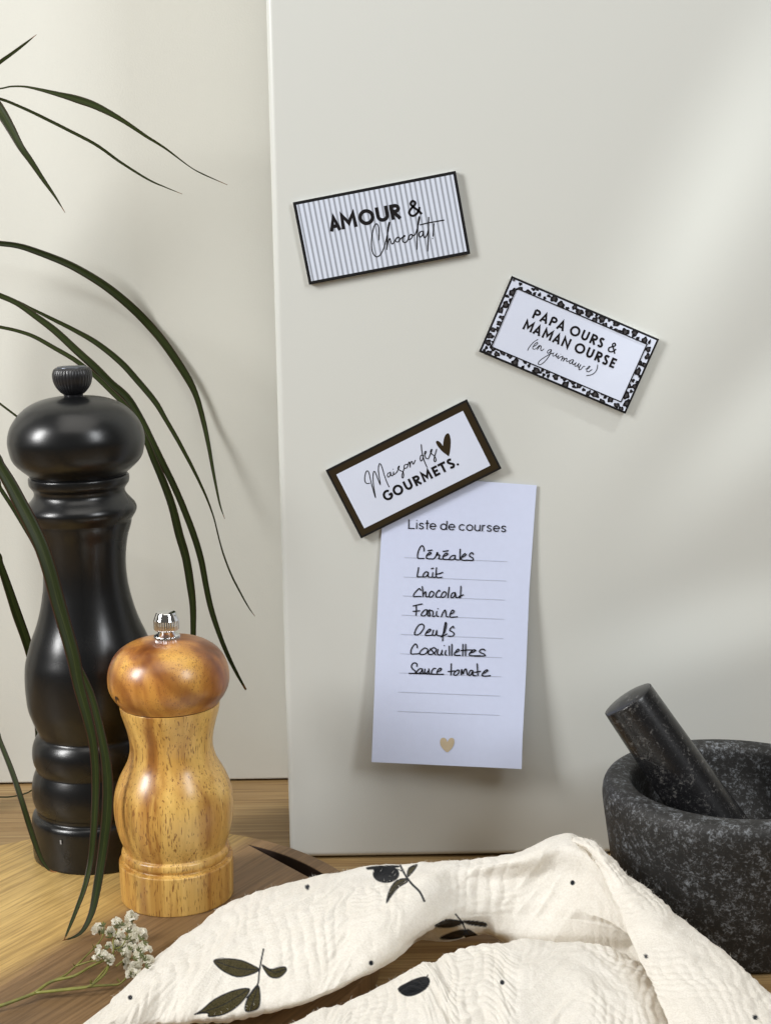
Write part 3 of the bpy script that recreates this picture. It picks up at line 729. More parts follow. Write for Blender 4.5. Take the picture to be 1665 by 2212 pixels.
# ------------------------------------------------------------------ shopping list
def gap(y):                                        # how far the paper stands off the board, by photo row
    tt = np.clip((np.asarray(y, float) / K - 1160) / 715.0, 0, 1.05); return 0.0007 + 0.012 * tt ** 1.9
def onpaper(p, lift=0.0): return PY(p[0], p[1], PANEL_Y - gap(p[1]) - lift)
def edge(pts, t): 
    pts = np.array(pts, float); y0, y1 = pts[0, 1], pts[-1, 1]; y = y0 + (y1 - y0) * t
    return np.array([np.interp(y, pts[:, 1], pts[:, 0]), y])
Ledge = [(936, 1158), (931.5, 1294), (924, 1426), (918, 1573), (914, 1691), (907, 1861)]
Redge = [(1309.7, 1185), (1305, 1250), (1291.6, 1441), (1283, 1656), (1275, 1809), (1273, 1878)]
nu, nv = 16, 60; pv, pf = [], []
for j in range(nv + 1):
    a, b = edge(Ledge, j / nv), edge(Redge, j / nv)
    for i in range(nu + 1):
        p = (a + (b - a) * i / nu) * K; pv.append(onpaper(p))
for j in range(nv):
    for i in range(nu):
        k = j * (nu + 1) + i; pf.append((k, k + nu + 1, k + nu + 2, k + 1))
pc = np.array(pv).mean(0)
lst = empty('shopping_list', tuple(pc), 'white paper shopping list with handwritten items, hanging under the brown framed magnet', 'paper list')
loc = lambda vs: [tuple(np.array(v) - pc) for v in vs]
pp = mesh_obj('paper_sheet', loc(pv), pf, M_PAPER, lst)
m = pp.modifiers.new('solid', 'SOLIDIFY'); m.thickness = 0.0003; m.offset = 1
m.use_rim = True; pp.data.polygons.foreach_set('use_smooth', [False] * len(pp.data.polygons))
def paper_ink(name, strokes, mat, smooth=True, parent=lst):
    """strokes: (list of 1665-px points, width px)"""
    B = Bag(); k = 0
    for pts, w in strokes:
        p = catmull(pts, 5) if smooth and len(pts) > 2 else np.asarray(pts, float)
        if len(p) == 2: p = np.array([p[0] + (p[1] - p[0]) * q for q in np.linspace(0, 1, 8)])
        parts = [ribbon(p, w, 0)]
        if smooth: parts += [ribbon([p[0]], w, 0), ribbon([p[-1]], w, 0)]
        for vs, fs in parts:
            k += 1; B.add(loc([onpaper(v[:2], 0.00055 + 0.000002 * (k % 60)) for v in vs]), fs)
    return B.obj(name, mat, parent, False)
Z7 = zoomed(880, 1250, 460 / 1565); Z5 = zoomed(960, 1250, 300 / 1665); Z6 = zoomed(960, 1450, 300 / 1665)
rl = [((362, 378), (1218, 412)), ((355, 540), (1208, 573)), ((350, 697), (1200, 732)), ((342, 857), (1190, 891)), ((335, 1017), (1185, 1052)), ((328, 1178), (1175, 1211)), ((320, 1337), (1168, 1370)), ((313, 1497), (1160, 1530)), ((307, 1657), (1155, 1690))]
for a, b in rl:
    s_ = [Z7(a), Z7(b)]; B = Bag(); p = np.array([np.array(s_[0]) + (np.array(s_[1]) - np.array(s_[0])) * q for q in np.linspace(0, 1, 10)])
    vs, fs = ribbon(p, 1.0, 0); B.add(loc([onpaper(v[:2], 0.0005) for v in vs]), fs); B.obj('ruled_line', M_LINE, lst, False)
# heading, geometric lower case
hs = []
HB, HU = np.array([207.0, 228.0]), np.array([1323.0, 46.0]); HU /= np.linalg.norm(HU); HUP = np.array([HU[1], -HU[0]]); XH = 88.0
def hpt(x, y): return Z5(HB + HU * (x - 207) + HUP * y)
def hw_(*sts):
    for st in sts: hs.append(([hpt(*q) for q in st], 2.25))
def low(ch, a, b):
    m = (a + b) / 2; r = (b - a) / 2; h = XH / 2
    if ch == 'L': hw_([(a + 6, 126), (a + 6, 6), (b, 6)])
    if ch == 'i': hw_([(m, 0), (m, XH)]); hs.append(([hpt(m, XH + 28)], 2.4))
    if ch == 't': hw_([(m, 0), (m, 126)], [(m - 24, XH - 4), (m + 26, XH - 4)])
    if ch == 'o': hw_(arc(m, h, r - 6, h - 6, 0, 360, 30))
    if ch == 'c': hw_(arc(m, h, r - 6, h - 6, 42, 318, 24))
    if ch == 'e': hw_([(a + 8, h), (b - 6, h)] + arc(m, h, r - 6, h - 6, 4, 322, 28))
    if ch == 'd': hw_(arc(m - 3, h, r - 8, h - 6, 0, 360, 30)); hw_([(b - 6, 0), (b - 6, 126)])
    if ch == 'u': hw_([(a + 6, XH), (a + 6, 34)] + arc(m, 34, r - 6, 28, 180, 360, 14) + [(b - 6, XH)], [(b - 6, 0), (b - 6, XH)])
    if ch == 'r': hw_([(a + 6, 0), (a + 6, XH)], [(a + 6, 46)] + arc(a + 36, 50, 30, 32, 180, 78, 10))
    if ch == 's':
        P = [(.90, .78), (.60, .93), (.30, .88), (.16, .70), (.34, .56), (.66, .45), (.86, .28), (.70, .09), (.38, .06), (.10, .20)]
        hw_(list(catmull([(a + q[0] * (b - a), q[1] * XH) for q in P], 4)))
for ch, a, b in [('L', 201, 290), ('i', 305, 325), ('s', 340, 415), ('t', 440, 470), ('e', 490, 580), ('d', 634, 728), ('e', 745, 835), ('c', 885, 975), ('o', 985, 1080), ('u', 1098, 1178), ('r', 1199, 1255), ('s', 1260, 1335), ('e', 1350, 1440), ('s', 1455, 1530)]: low(ch, a, b)
paper_ink('printed_heading', hs, M_PEN, smooth=False)
hand = {
 'cereales': (Z5, [[(415, 530), (415, 495), (403, 465), (385, 458), (362, 480), (340, 530), (328, 585), (330, 620), (345, 630), (415, 630)],
   [(450, 590), (490, 578), (512, 560), (500, 548), (475, 560), (455, 585), (448, 615), (460, 632), (500, 635), (545, 635), (575, 600), (592, 552), (602, 560), (590, 585), (612, 580), (628, 590), (620, 615), (612, 632), (650, 640), (690, 640)], [(468, 525), (525, 517)],
   [(672, 605), (715, 590), (738, 570), (722, 558), (695, 572), (675, 600), (672, 630), (690, 642), (760, 645)], [(675, 535), (745, 525)],
   [(838, 590), (810, 590), (780, 605), (762, 630), (762, 645), (800, 648), (830, 630), (838, 595), (838, 640), (880, 650)], [(905, 505), (903, 580), (900, 650)],
   [(915, 620), (960, 600), (985, 578), (968, 565), (940, 590), (922, 625), (925, 650), (960, 655), (1000, 655)], [(1082, 575), (1070, 553), (1045, 560), (1030, 585), (1040, 605), (1070, 620), (1082, 640), (1075, 656), (1020, 655), (985, 652)]]),
 'lait': (Z5, [[(342, 755), (335, 800), (326, 850), (325, 878), (345, 880), (420, 880)], [(470, 818), (440, 812), (415, 835), (403, 862), (410, 880), (440, 878), (465, 850), (472, 820), (470, 860), (480, 882), (520, 885)],
   [(535, 822), (530, 860), (535, 885), (580, 885)], [(515, 770), (542, 762)], [(585, 757), (578, 820), (578, 870), (590, 888), (640, 890), (658, 883)], [(575, 845), (615, 838), (668, 820)]]),
 'chocolat': (Z5, [[(373, 1065), (365, 1045), (345, 1042), (315, 1070), (285, 1105), (272, 1135), (280, 1148), (320, 1147), (378, 1147)], [(392, 1012), (400, 1080), (403, 1148)], [(405, 1120), (428, 1088), (440, 1085), (440, 1120), (442, 1148), (470, 1150), (485, 1148)],
   [(515, 1075), (495, 1095), (485, 1130), (490, 1152), (520, 1152), (545, 1120), (545, 1090), (518, 1075)], [(632, 1075), (618, 1062), (595, 1085), (578, 1120), (578, 1150), (600, 1155), (640, 1155)], [(690, 1080), (665, 1100), (648, 1140), (660, 1158), (690, 1152), (715, 1120), (712, 1090), (688, 1081)],
   [(755, 1022), (748, 1090), (740, 1162)], [(835, 1095), (805, 1098), (785, 1125), (780, 1155), (800, 1163), (830, 1135), (838, 1098), (845, 1130), (850, 1160), (905, 1160)], [(915, 1008), (912, 1090), (908, 1165)], [(890, 1145), (948, 1125)]]),
 'farine': (Z6, [[(310, 165), (312, 230), (306, 292)], [(268, 165), (330, 150), (388, 138)], [(268, 238), (358, 230)], [(455, 218), (425, 220), (395, 250), (378, 280), (385, 297), (420, 298), (450, 270), (462, 225), (465, 270), (472, 300), (500, 300)],
   [(500, 300), (488, 250), (478, 232), (492, 217), (505, 232), (520, 226), (535, 238), (538, 270), (530, 300), (545, 308), (565, 300)], [(588, 240), (582, 270), (590, 302), (612, 305)], [(604, 203)], [(650, 312), (665, 270), (690, 228), (705, 225), (712, 260), (715, 300), (730, 312), (745, 312)],
   [(770, 278), (815, 255), (822, 232), (800, 222), (780, 250), (765, 290), (775, 318), (820, 315), (868, 312)]]),
 'oeufs': (Z6, [[(375, 412), (345, 425), (315, 465), (292, 515), (288, 548), (305, 557), (345, 550), (385, 510), (412, 465), (412, 430), (390, 410), (368, 416)], [(440, 535), (485, 515), (508, 490), (490, 480), (460, 505), (435, 545), (440, 565), (480, 565), (530, 560)],
   [(545, 495), (532, 535), (535, 560), (570, 560), (587, 500), (590, 555), (610, 568), (640, 570)], [(668, 638), (672, 570), (685, 490), (700, 410), (710, 388), (720, 410), (712, 460), (690, 530), (645, 582), (690, 566), (725, 545)], [(818, 465), (812, 442), (795, 450), (770, 475), (765, 500), (800, 515), (822, 540), (812, 570), (780, 576), (742, 574)]]),
 'coquillettes': (Z6, [[(325, 730), (320, 700), (300, 680), (275, 700), (245, 750), (236, 800), (250, 817), (300, 815), (360, 812)], [(415, 740), (380, 765), (355, 805), (370, 822), (420, 820), (455, 795), (465, 755), (430, 735), (408, 743)], [(575, 745), (550, 730), (510, 750), (475, 790), (480, 820), (530, 818), (575, 780), (580, 745)], [(500, 745), (540, 790), (575, 828)],
   [(605, 755), (597, 800), (605, 825), (640, 825), (660, 770), (655, 820), (672, 828)], [(712, 770), (700, 810), (710, 830), (722, 830)], [(690, 703)], [(755, 710), (758, 770), (760, 835)], [(792, 685), (793, 760), (793, 835)], [(830, 800), (870, 785), (892, 765), (875, 752), (848, 780), (828, 820), (845, 835), (908, 835)],
   [(942, 685), (941, 760), (940, 840)], [(980, 685), (979, 760), (978, 840)], [(918, 770), (1000, 762), (1080, 762)], [(1030, 805), (1080, 790), (1115, 770), (1095, 758), (1060, 780), (1030, 820), (1035, 838), (1090, 840), (1180, 840)], [(1240, 770), (1225, 752), (1190, 755), (1165, 780), (1185, 800), (1225, 815), (1243, 838), (1200, 845), (1100, 845)]]),
 'sauce': (Z6, [[(318, 985), (320, 955), (300, 938), (265, 945), (245, 985), (262, 1020), (300, 1050), (295, 1075), (250, 1080), (208, 1078), (320, 1082), (430, 1085), (560, 1092), (680, 1092)], [(395, 1020), (360, 1015), (330, 1040), (312, 1070), (330, 1080), (370, 1065), (393, 1030), (400, 1070), (430, 1085)], [(430, 1022), (425, 1060), (440, 1082), (475, 1045), (481, 1022), (485, 1075), (510, 1088)],
   [(575, 1015), (548, 1012), (520, 1050), (522, 1085), (560, 1090)], [(590, 1065), (630, 1045), (652, 1020), (630, 1010), (600, 1040), (590, 1085), (620, 1092), (680, 1092)], [(785, 950), (782, 1030), (780, 1102)], [(742, 1055), (835, 1045)], [(870, 1035), (840, 1055), (818, 1085), (825, 1103), (860, 1100), (885, 1070), (890, 1038), (865, 1034)],
   [(920, 1098), (922, 1050), (926, 1028), (936, 1060), (946, 1085), (965, 1030), (985, 1022), (995, 1060), (1000, 1095)], [(1070, 1040), (1045, 1040), (1025, 1075), (1022, 1105), (1050, 1100), (1078, 1050), (1080, 1105), (1120, 1110)], [(1135, 950), (1140, 1030), (1145, 1110)], [(1100, 1065), (1180, 1052)], [(1205, 1085), (1250, 1065), (1280, 1040), (1260, 1032), (1225, 1060), (1200, 1100), (1215, 1115), (1270, 1115), (1315, 1110)]]),
}
for word, (zf, sts) in hand.items():
    paper_ink('handwritten_words', [([zf(p) for p in st], 2.55) for st in sts], M_PEN)
hp = [(720, 1998), (690, 1975), (665, 1940), (661, 1905), (672, 1882), (695, 1878), (712, 1890), (722, 1912), (735, 1888), (755, 1878), (775, 1888), (779, 1915), (768, 1950), (745, 1980)]
b = bmesh.new(); es = [b.verts.new(tuple(onpaper(Z7(p), 0.0005) - pc)) for p in catmull(hp, 4, True)]; ed = [b.edges.new((es[i], es[(i + 1) % len(es)])) for i in range(len(es))]
bmesh.ops.triangle_fill(b, use_beauty=True, edges=ed); bm_obj('printed_heart', b, M_GOLD, lst)

# ------------------------------------------------------------------ plant
Z1 = lambda p: (p[0] * .372, p[1] * .372)
Z2 = lambda p: (p[0] * .372, 752 + p[1] * .372)
Z3 = lambda p: (p[0] * .425, 1415.5 + p[1] * .425)
def leaf(parent, pts, widths, Ys, twist=0.0, dry=0.0, fold=0.22, label=None):
    """pts in 1665-px, widths px, depths Ys (interpolated along the leaf)"""
    pts = np.array(pts, float); n0 = len(pts)
    s = np.r_[0, np.cumsum(np.linalg.norm(np.diff(pts, axis=0), axis=1))]; s /= s[-1]
    Y = np.interp(s, np.linspace(0, 1, len(Ys)), Ys)
    ctl = np.array([PY(p[0], p[1], y) for p, y in zip(pts, Y)])
    wd = np.array([w * float((c - CAM) @ F) / FPX for w, c in zip(widths, ctl)])
    c = catmull(np.c_[ctl, wd], 6); C3, wd = c[:, :3], np.maximum(c[:, 3], 0.0002)
    n = len(C3); vs, fs, uv, dr = [], [], [], []
    for i in range(n):
        t_ = C3[min(i + 1, n - 1)] - C3[max(i - 1, 0)]; t_ /= np.linalg.norm(t_) + 1e-12
        view = CAM - C3[i]; view /= np.linalg.norm(view)
        side = np.cross(t_, view); side /= np.linalg.norm(side); nr = np.cross(side, t_)
        a = twist * math.sin(i / n * 5.0); sd = side * math.cos(a) + nr * math.sin(a); nn = np.cross(sd, t_)
        for k, q in enumerate((-1, -.55, 0, .55, 1)):
            vs.append(C3[i] + sd * q * wd[i] * .5 / max(math.cos(a), .5) - nn * (1 - abs(q)) * wd[i] * fold * .5)
            uv.append(((q + 1) / 2, i / n * 12)); dr.append(min(1.0, max(0.0, (i / n - (1 - dry)) / max(dry * .35, 1e-3))) if dry else (0.6 if i > n - 4 else 0))
    for i in range(n - 1):
        for k in range(4): fs.append((i * 5 + k, i * 5 + k + 1, (i + 1) * 5 + k + 1, (i + 1) * 5 + k))
    base = np.array(parent.location); o = mesh_obj('leaf', [np.array(v) - base for v in vs], fs, M_LEAF, parent)
    me = o.data; ul = me.uv_layers.new(name='UVMap'); at = me.color_attributes.new('dry', 'FLOAT_COLOR', 'POINT')
    for lp in me.loops: ul.data[lp.index].uv = uv[lp.vertex_index]
    for i, d in enumerate(dr): at.data[i].color = (d, d, d, 1)
    m = o.modifiers.new('solid', 'SOLIDIFY'); m.thickness = 0.0003; m.offset = 0
    if label: o['label'] = label
    return o
crownA = PY(-330, 560, 0.80); root_p = np.array([crownA[0], crownA[1], 0.0])
plant = empty('dracaena_plant', tuple(root_p), 'dark green plant with long narrow arching leaves reaching in from the left edge', 'plant')
crownB = PY(-190, 235, 0.79)
zc = lambda c: c - root_p
vs, fs = tube([(0, 0, 0.0), (0.004, -0.003, 0.10), (0.0, 0.0, 0.2), zc(crownA), zc(crownB)], [0.007, .0065, .006, .006, .005], 12)
mesh_obj('cane', vs, fs, M_CANE, plant)
cA, cB = (-330, 560), (-190, 235)
L = lambda *a, **k: leaf(plant, *a, **k)
L([cB, (-60, 180)] + [Z1(p) for p in [(0, 358), (60, 315), (140, 255), (212, 198)]], [12, 9, 8, 7, 5, .5], [.79, .78, .78])
L([cB, (-60, 197)] + [Z1(p) for p in [(0, 512), (60, 500), (140, 500), (220, 515), (340, 545), (450, 575), (560, 615), (700, 690), (850, 790), (960, 860), (1100, 965), (1180, 1010), (1320, 1072)]], [10, 4, 3.2, 3.4, 4, 6, 10.5, 16, 15, 10, 6.5, 4.5, 2, 2.6, .6], [.79, .80, .80, .81], twist=.3)
L([cB, (-60, 200)] + [Z1(p) for p in [(0, 572), (100, 610), (220, 665), (400, 755), (560, 840), (700, 940), (860, 1040), (960, 1085), (1058, 1125)]], [10, 7, 6, 6, 6.6, 6.8, 6.6, 5.6, 4, 2.4, .6], [.79, .79, .79, .80])
L([cB, (-70, 190), (-20, 215)] + [Z1(p) for p in [(0, 640), (60, 740), (120, 850), (180, 935), (250, 1040), (320, 1140), (378, 1233)]], [14, 20, 24, 24, 20, 15, 12.5, 9, 5, .6], [.79, .77, .76, .76])
z12 = lambda l1, l2: [Z1(p) for p in l1] + [Z2(p) for p in l2]
L([cA, (-150, 520)] + z12([(-80, 1402), (0, 1412), (100, 1425), (200, 1455), (380, 1525), (520, 1600), (640, 1680), (760, 1780), (860, 1880), (960, 2000)], [(1080, 158), (1140, 280), (1180, 420), (1210, 560), (1235, 700), (1260, 830), (1280, 920), (1305, 992)]),
  [14, 11, 11, 11.5, 12, 13.5, 15.5, 17, 18, 18.5, 18.5, 18, 16.5, 12.5, 11, 9, 7, 5, 3.5, .6], [.80, .825, .852, .868, .866, .850])
L([cA, (-150, 590)] + z12([(-60, 1690), (0, 1715), (100, 1760), (200, 1830), (320, 1920), (450, 2040), (560, 2140)], [(640, 200), (740, 290), (820, 420), (880, 540), (940, 660), (1010, 800), (1070, 940), (1130, 1100), (1170, 1240), (1200, 1400), (1230, 1530), (1280, 1680), (1330, 1800), (1380, 1900), (1428, 1985)]),
  [13, 10.5, 11, 11.5, 12, 13, 15.5, 16.5, 17, 17, 17, 16.5, 16, 15, 14, 14, 14, 13.5, 12.5, 12, 10, 8.5, 6.5, 4, .6], [.80, .79, .79, .79, .80, .80])
L([(-250, 600), (-60, 630), Z1((60, 1735))] + z12([(190, 1795), (300, 1850), (420, 1910), (560, 1990)], [(700, 80), (800, 190), (900, 310), (960, 410), (1030, 530), (1100, 660), (1150, 760), (1200, 870), (1240, 980), (1265, 1080), (1295, 1190), (1340, 1310), (1390, 1410), (1440, 1500), (1480, 1558)]),
  [10, 5, 5, 6, 8, 9.5, 12, 13.5, 13.5, 12.5, 10, 9, 7.5, 6, 4.5, 3.2, 3, 3.4, 3.8, 3.6, 2.6, .6], [.81, .805, .81, .815, .82])
L([cA, (-150, 660)] + z12([(-60, 1885), (0, 1898), (100, 1920), (200, 1955), (320, 2022)], [(430, 65), (540, 150), (640, 245), (740, 350), (840, 520), (890, 640), (950, 780), (1000, 920), (1040, 1080), (1080, 1220), (1105, 1370), (1120, 1500), (1122, 1640), (1118, 1800), (1105, 1960)]),
  [10, 7, 6.5, 7, 7.5, 8.5, 9.5, 10, 10.5, 11, 12, 12.5, 14, 16, 17, 18, 17.5, 17, 14, 12, 10, 3], [.80, .785, .785, .785, .79, .79])
L([cA, (-150, 760)] + [Z2(p) for p in [(-60, 275), (0, 322), (90, 390), (170, 450), (240, 520)]], [8, 6, 5, 4.5, 4.5, 4, 1], [.80, .79, .79])
L([(-330, 900), (-120, 930)] + [Z2(p) for p in [(-60, 600), (0, 690), (60, 790), (120, 905), (180, 1020), (240, 1150), (290, 1300), (330, 1450), (375, 1610), (425, 1790)]] + [Z3(p) for p in [(400, 150), (440, 300), (470, 430), (484, 560), (486, 680), (482, 800), (474, 920), (460, 1050), (430, 1180), (390, 1290), (350, 1390), (325, 1450)]],
  [16, 18, 21, 25, 28, 30, 31, 31, 31, 31, 30, 29, 25, 22, 19, 18, 17, 16, 14.5, 13, 11, 9, 6, 1.5], [.68, .672, .668, .664, .66, .655, .650, .640, .622], twist=.2)
L([(122, 1290), (146, 1385)] + [Z3(p) for p in [(415, 90), (462, 200), (497, 330), (523, 450), (541, 560), (548, 680), (545, 800), (532, 920), (515, 1050), (490, 1200), (466, 1310), (425, 1395), (380, 1432), (318, 1452)]],
  [3, 8, 13, 15, 17, 19, 21.5, 23, 23, 21.5, 19.5, 17.5, 13.5, 9, 5.5, 1], [.672, .668, .665, .66, .655, .65, .64, .625])
L([(-330, 1000), (-120, 990)] + [Z2(p) for p in [(-40, 750), (0, 812), (70, 920), (135, 1030), (190, 1130), (240, 1250)]], [10, 9, 9, 9, 9, 8, 6, 2], [.69, .682, .68, .68])
L([(-330, 1080), (-90, 1120)] + [Z2(p) for p in [(-30, 1180), (0, 1255), (50, 1400), (100, 1550), (150, 1690), (180, 1800), (205, 1950), (215, 2130), (222, 2330), (228, 2560)]], [12, 13, 13, 15, 18, 20.5, 20, 18, 16, 13, 9, 2], [.80, .80, .80, .80, .80])
L([(-330, 1350), (-80, 1500)] + [Z3(p) for p in [(-30, 370), (0, 440), (60, 590), (110, 740), (150, 870), (185, 975), (212, 1040), (240, 1082), (265, 1100), (292, 1103)]], [9, 9, 9.5, 10.5, 11.5, 12, 12, 11, 9, 6, 3, .8], [.80, .75, .73, .705, .694], dry=.16, label='narrow leaf with a dried orange tip')
L([(-330, 1700), (-100, 1722), (0, 1722.5), (21, 1722), (41, 1718.5), (59, 1713), (74, 1704), (96, 1690)], [3, 3, 3, 3, 3.2, 3, 2.5, .8], [.82, .82, .82])

# ------------------------------------------------------------------ sprig of white blossom
Z8 = lambda p: (159 + p[0] * .1169, 1946 + p[1] * .1169)
def onboard(p, h): return PZ(p[0], p[1], BOARD_Z + h)
sprig_base = onboard((76, 2146), 0.0)
spr = empty('flower_sprig', tuple(sprig_base), 'small sprig of tiny white blossoms on thin green stems, lying on the serving board', 'flower sprig')
B = Bag()
def stem(pts, hs_, r0, r1):
    ctl = [onboard(p, h) - sprig_base for p, h in zip(pts, np.interp(np.linspace(0, 1, len(pts)), np.linspace(0, 1, len(hs_)), hs_))]
    c = catmull(ctl, 5); B.add(*tube(c, np.linspace(r0, r1, len(c)), 7))
stem([(-40, 2185), (0, 2174), (40, 2160), (76, 2146)], [.002, .003], .00075, .0007)
stem([(76, 2146)] + [Z8(p) for p in [(0, 1640), (300, 1580), (580, 1350), (700, 1050), (740, 900), (730, 740), (800, 560)]], [.003, .005, .008, .012], .00062, .0003)
stem([(76, 2146)] + [Z8(p) for p in [(330, 1590), (600, 1570), (820, 1555), (930, 1480), (1000, 1410), (1090, 1350)]], [.003, .002, .004], .00065, .0003)
stem([(76, 2146), (110, 2122), (140, 2108)] + [Z8(p) for p in [(40, 1215), (380, 880), (520, 700), (560, 540), (540, 400)]], [.003, .004, .008], .0005, .00028)
stem([Z8(p) for p in [(40, 1215), (300, 1130), (480, 1110), (500, 1000)]], [.004, .006], .0004, .0003)
stem([(76, 2146), (110, 2122)] + [Z8(p) for p in [(0, 1400), (300, 1230), (500, 1140), (640, 1060)]], [.003, .005, .006], .00075, .0004)
stem([Z8(p) for p in [(330, 1560), (620, 1230), (640, 1180), (760, 1010)]], [.005, .009], .0004, .00028)
stem([Z8(p) for p in [(780, 1220), (930, 1110), (1200, 1030), (1280, 1000)]], [.006, .010], .0004, .00025)
stem([Z8(p) for p in [(740, 900), (880, 850), (960, 740), (1000, 620)]], [.010, .013], .0003, .00025)
for (x, y) in [(320, 1540), (850, 1500), (30, 1220), (310, 1090), (390, 880), (640, 1190)]:   # little bracts at the nodes
    for k in range(3):
        dx, dy = random.uniform(-60, 60), random.uniform(-90, 30); stem([Z8((x, y)), Z8((x + dx * .6, y + dy * .5)), Z8((x + dx, y + dy))], [.005, .008], .00032, .00006)
B.obj('stems', M_STEM, spr)
B = Bag()
for (x, y, a0) in [(555, 480, 1.9), (800, 520, 1.4), (880, 470, 1.2), (690, 690, 2.0), (1000, 600, 1.2), (1215, 720, .9), (1290, 790, .5), (830, 950, .9), (1020, 910, 1.0), (1190, 940, 1.1), (1215, 1020, .4), (495, 1050, 1.4), (1110, 1090, .7), (1320, 1120, 1.6), (630, 900, 2.2), (1330, 1240, .6), (1000, 730, 1.8), (560, 600, 2.4)]:
    for k in range(4):
        aa = a0 + (k - 1.5) * .62 + random.uniform(-.15, .15); ln = random.uniform(65, 110); hh = .0185 - .000004 * max(0, y - 500)
        tip = (x + ln * math.cos(aa), y - ln * math.sin(aa)); ctl = [onboard(Z8((x + (tip[0] - x) * q, y + (tip[1] - y) * q)), hh + .001 * q) - sprig_base for q in (0, .35, .7, 1)]
        B.add(*tube(catmull(ctl, 3), np.interp(np.linspace(0, 1, 10), [0, .6, 1], [.00016, .00038, .0001]), 6))
B.obj('sepals', M_CALYX, spr)
def blossom_mesh(seed):
    r = random.Random(seed); b = Bag()
    for k in range(34):                                  # ruffled petals
        az = r.uniform(0, 6.283); el = r.uniform(-0.35, 1.45)
        d = Vector((math.cos(az) * math.cos(el), math.sin(az) * math.cos(el), math.sin(el)))
        a = d.cross(Vector((r.uniform(-1, 1), r.uniform(-1, 1), r.uniform(-1, 1)))).normalized(); bb = d.cross(a)
        ln = r.uniform(.75, 1.12); wd = r.uniform(.22, .42); vs, fs = [], []
        for i in range(4):
            q = i / 3; ww = wd * (0.25 + 1.0 * math.sin(q * 2.2)); cur = (q ** 2) * r.uniform(-.30, .30)
            for s_ in (-1, -.33, .33, 1):
                p = d * (0.12 + ln * (.88 * q)) + a * s_ * ww + bb * (cur + r.uniform(-.07, .07) * q + .18 * ww * (1 - s_ * s_))
                vs.append(p)
        for i in range(3):
            for j in range(3): fs.append((i * 4 + j, i * 4 + j + 1, i * 4 + j + 5, i * 4 + j + 4))
        b.add(vs, fs, 0)
    for k in range(5):                                   # sepals below
        az = k * 1.2566 + r.uniform(-.2, .2); vs, fs = [], []
        for i in range(4):
            q = i / 3; rad = 0.1 + .62 * q; z = -.40 + .38 * q * q; w = .14 * math.sin(math.pi * (0.12 + .80 * q))
            c = Vector((math.cos(az) * rad, math.sin(az) * rad, z)); sd = Vector((-math.sin(az), math.cos(az), 0))
            vs += [c - sd * w, c + sd * w]
        for i in range(3): fs.append((2 * i, 2 * i + 1, 2 * i + 3, 2 * i + 2))
        b.add(vs, fs, 1)
    v, f_ = tube([(0, 0, -.75), (0, 0, -.40), (0, 0, -.1)], [.06, .10, .16], 6); b.add(v, f_, 1)
    me = bpy.data.meshes.new('blossom'); me.from_pydata(b.v, [], b.f); me.materials.append(M_PETAL); me.materials.append(M_CALYX)
    me.polygons.foreach_set('material_index', np.array(b.m, dtype=np.int32)); me.update(); return me
BM = [blossom_mesh(s) for s in range(5)]
bl = [(460, 550, 100), (800, 430, 92), (1070, 330, 112), (1020, 500, 108), (680, 590, 85), (830, 680, 98), (1150, 640, 112), (1265, 640, 95), (1090, 740, 88), (800, 850, 95), (930, 850, 98), (470, 970, 108), (570, 1050, 78), (660, 1100, 80), (1080, 900, 95), (1280, 880, 98), (1390, 905, 55), (950, 1000, 90), (1230, 1000, 108), (950, 1170, 80), (1370, 1120, 90), (1150, 1230, 105), (1080, 1360, 100), (1180, 1390, 85), (650, 840, 58)]
for k, (x, y, r) in enumerate(bl):
    h = 0.006 + random.uniform(0, .010) * (1 if y < 1150 else .3)
    p = onboard(Z8((x, y)), h); sc = r * .1169 * float((p - CAM) @ F) / FPX * 1.28
    o = bpy.data.objects.new('blossom', BM[k % 5]); COL.objects.link(o); o.parent = spr
    o.location = p - sprig_base; o.scale = (sc, sc, sc)
    tilt = Vector((random.uniform(-.8, .8) + .2, random.uniform(-.3, 1.2), random.uniform(-.1, .8)))
    o.rotation_euler = tilt.to_track_quat('Z', 'Y').to_euler()

# ------------------------------------------------------------------ muslin cloth
def fn(pts):
    pts = np.array(sorted(pts), float)
    try_x = np.linspace(pts[0, 0], pts[-1, 0], 1200); yy = np.interp(try_x, pts[:, 0], pts[:, 1])
    k = np.ones(25) / 25; pad = np.r_[np.full(12, yy[0]) - (yy[1] - yy[0]) * np.arange(12, 0, -1), yy, np.full(12, yy[-1]) + (yy[-1] - yy[-2]) * np.arange(1, 13)]
    yy = np.convolve(pad, k, 'valid'); return lambda x: np.interp(x, try_x, yy)
ridge = fn([(60, 2312), (186, 2212), (225, 2181), (277, 2135), (330, 2080), (373, 2042), (426, 2004), (473, 1968), (521, 1939), (583, 1920), (655, 1901), (727, 1884), (789, 1875.6), (870, 1869), (973, 1862), (1005, 1859), (1083, 1850), (1135, 1841), (1177, 1823), (1213, 1806), (1234, 1802), (1262, 1815), (1290, 1850), (1320, 1900), (1360, 1960), (1400, 2005), (1460, 2060)])
ridge_z = fn([(60, .022), (190, .023), (330, .025), (473, .028), (583, .034), (727, .037), (870, .040), (1005, .043), (1135, .048), (1234, .053), (1292, .047), (1460, .030)])
lip = fn([(60, 2340), (250, 2240), (387, 2207), (483, 2197), (579, 2177), (655, 2164), (727, 2135), (784, 2104), (846, 2061), (900, 2021), (937, 1997), (973, 1973), (1005, 1956), (1040, 1946), (1100, 1950), (1170, 1957), (1240, 1964), (1300, 1985), (1460, 2080)])
lip_z = fn([(60, .022), (387, .026), (579, .028), (727, .032), (846, .036), (937, .037), (1040, .036), (1100, .032), (1170, .031), (1240, .032), (1300, .032), (1460, .028)])
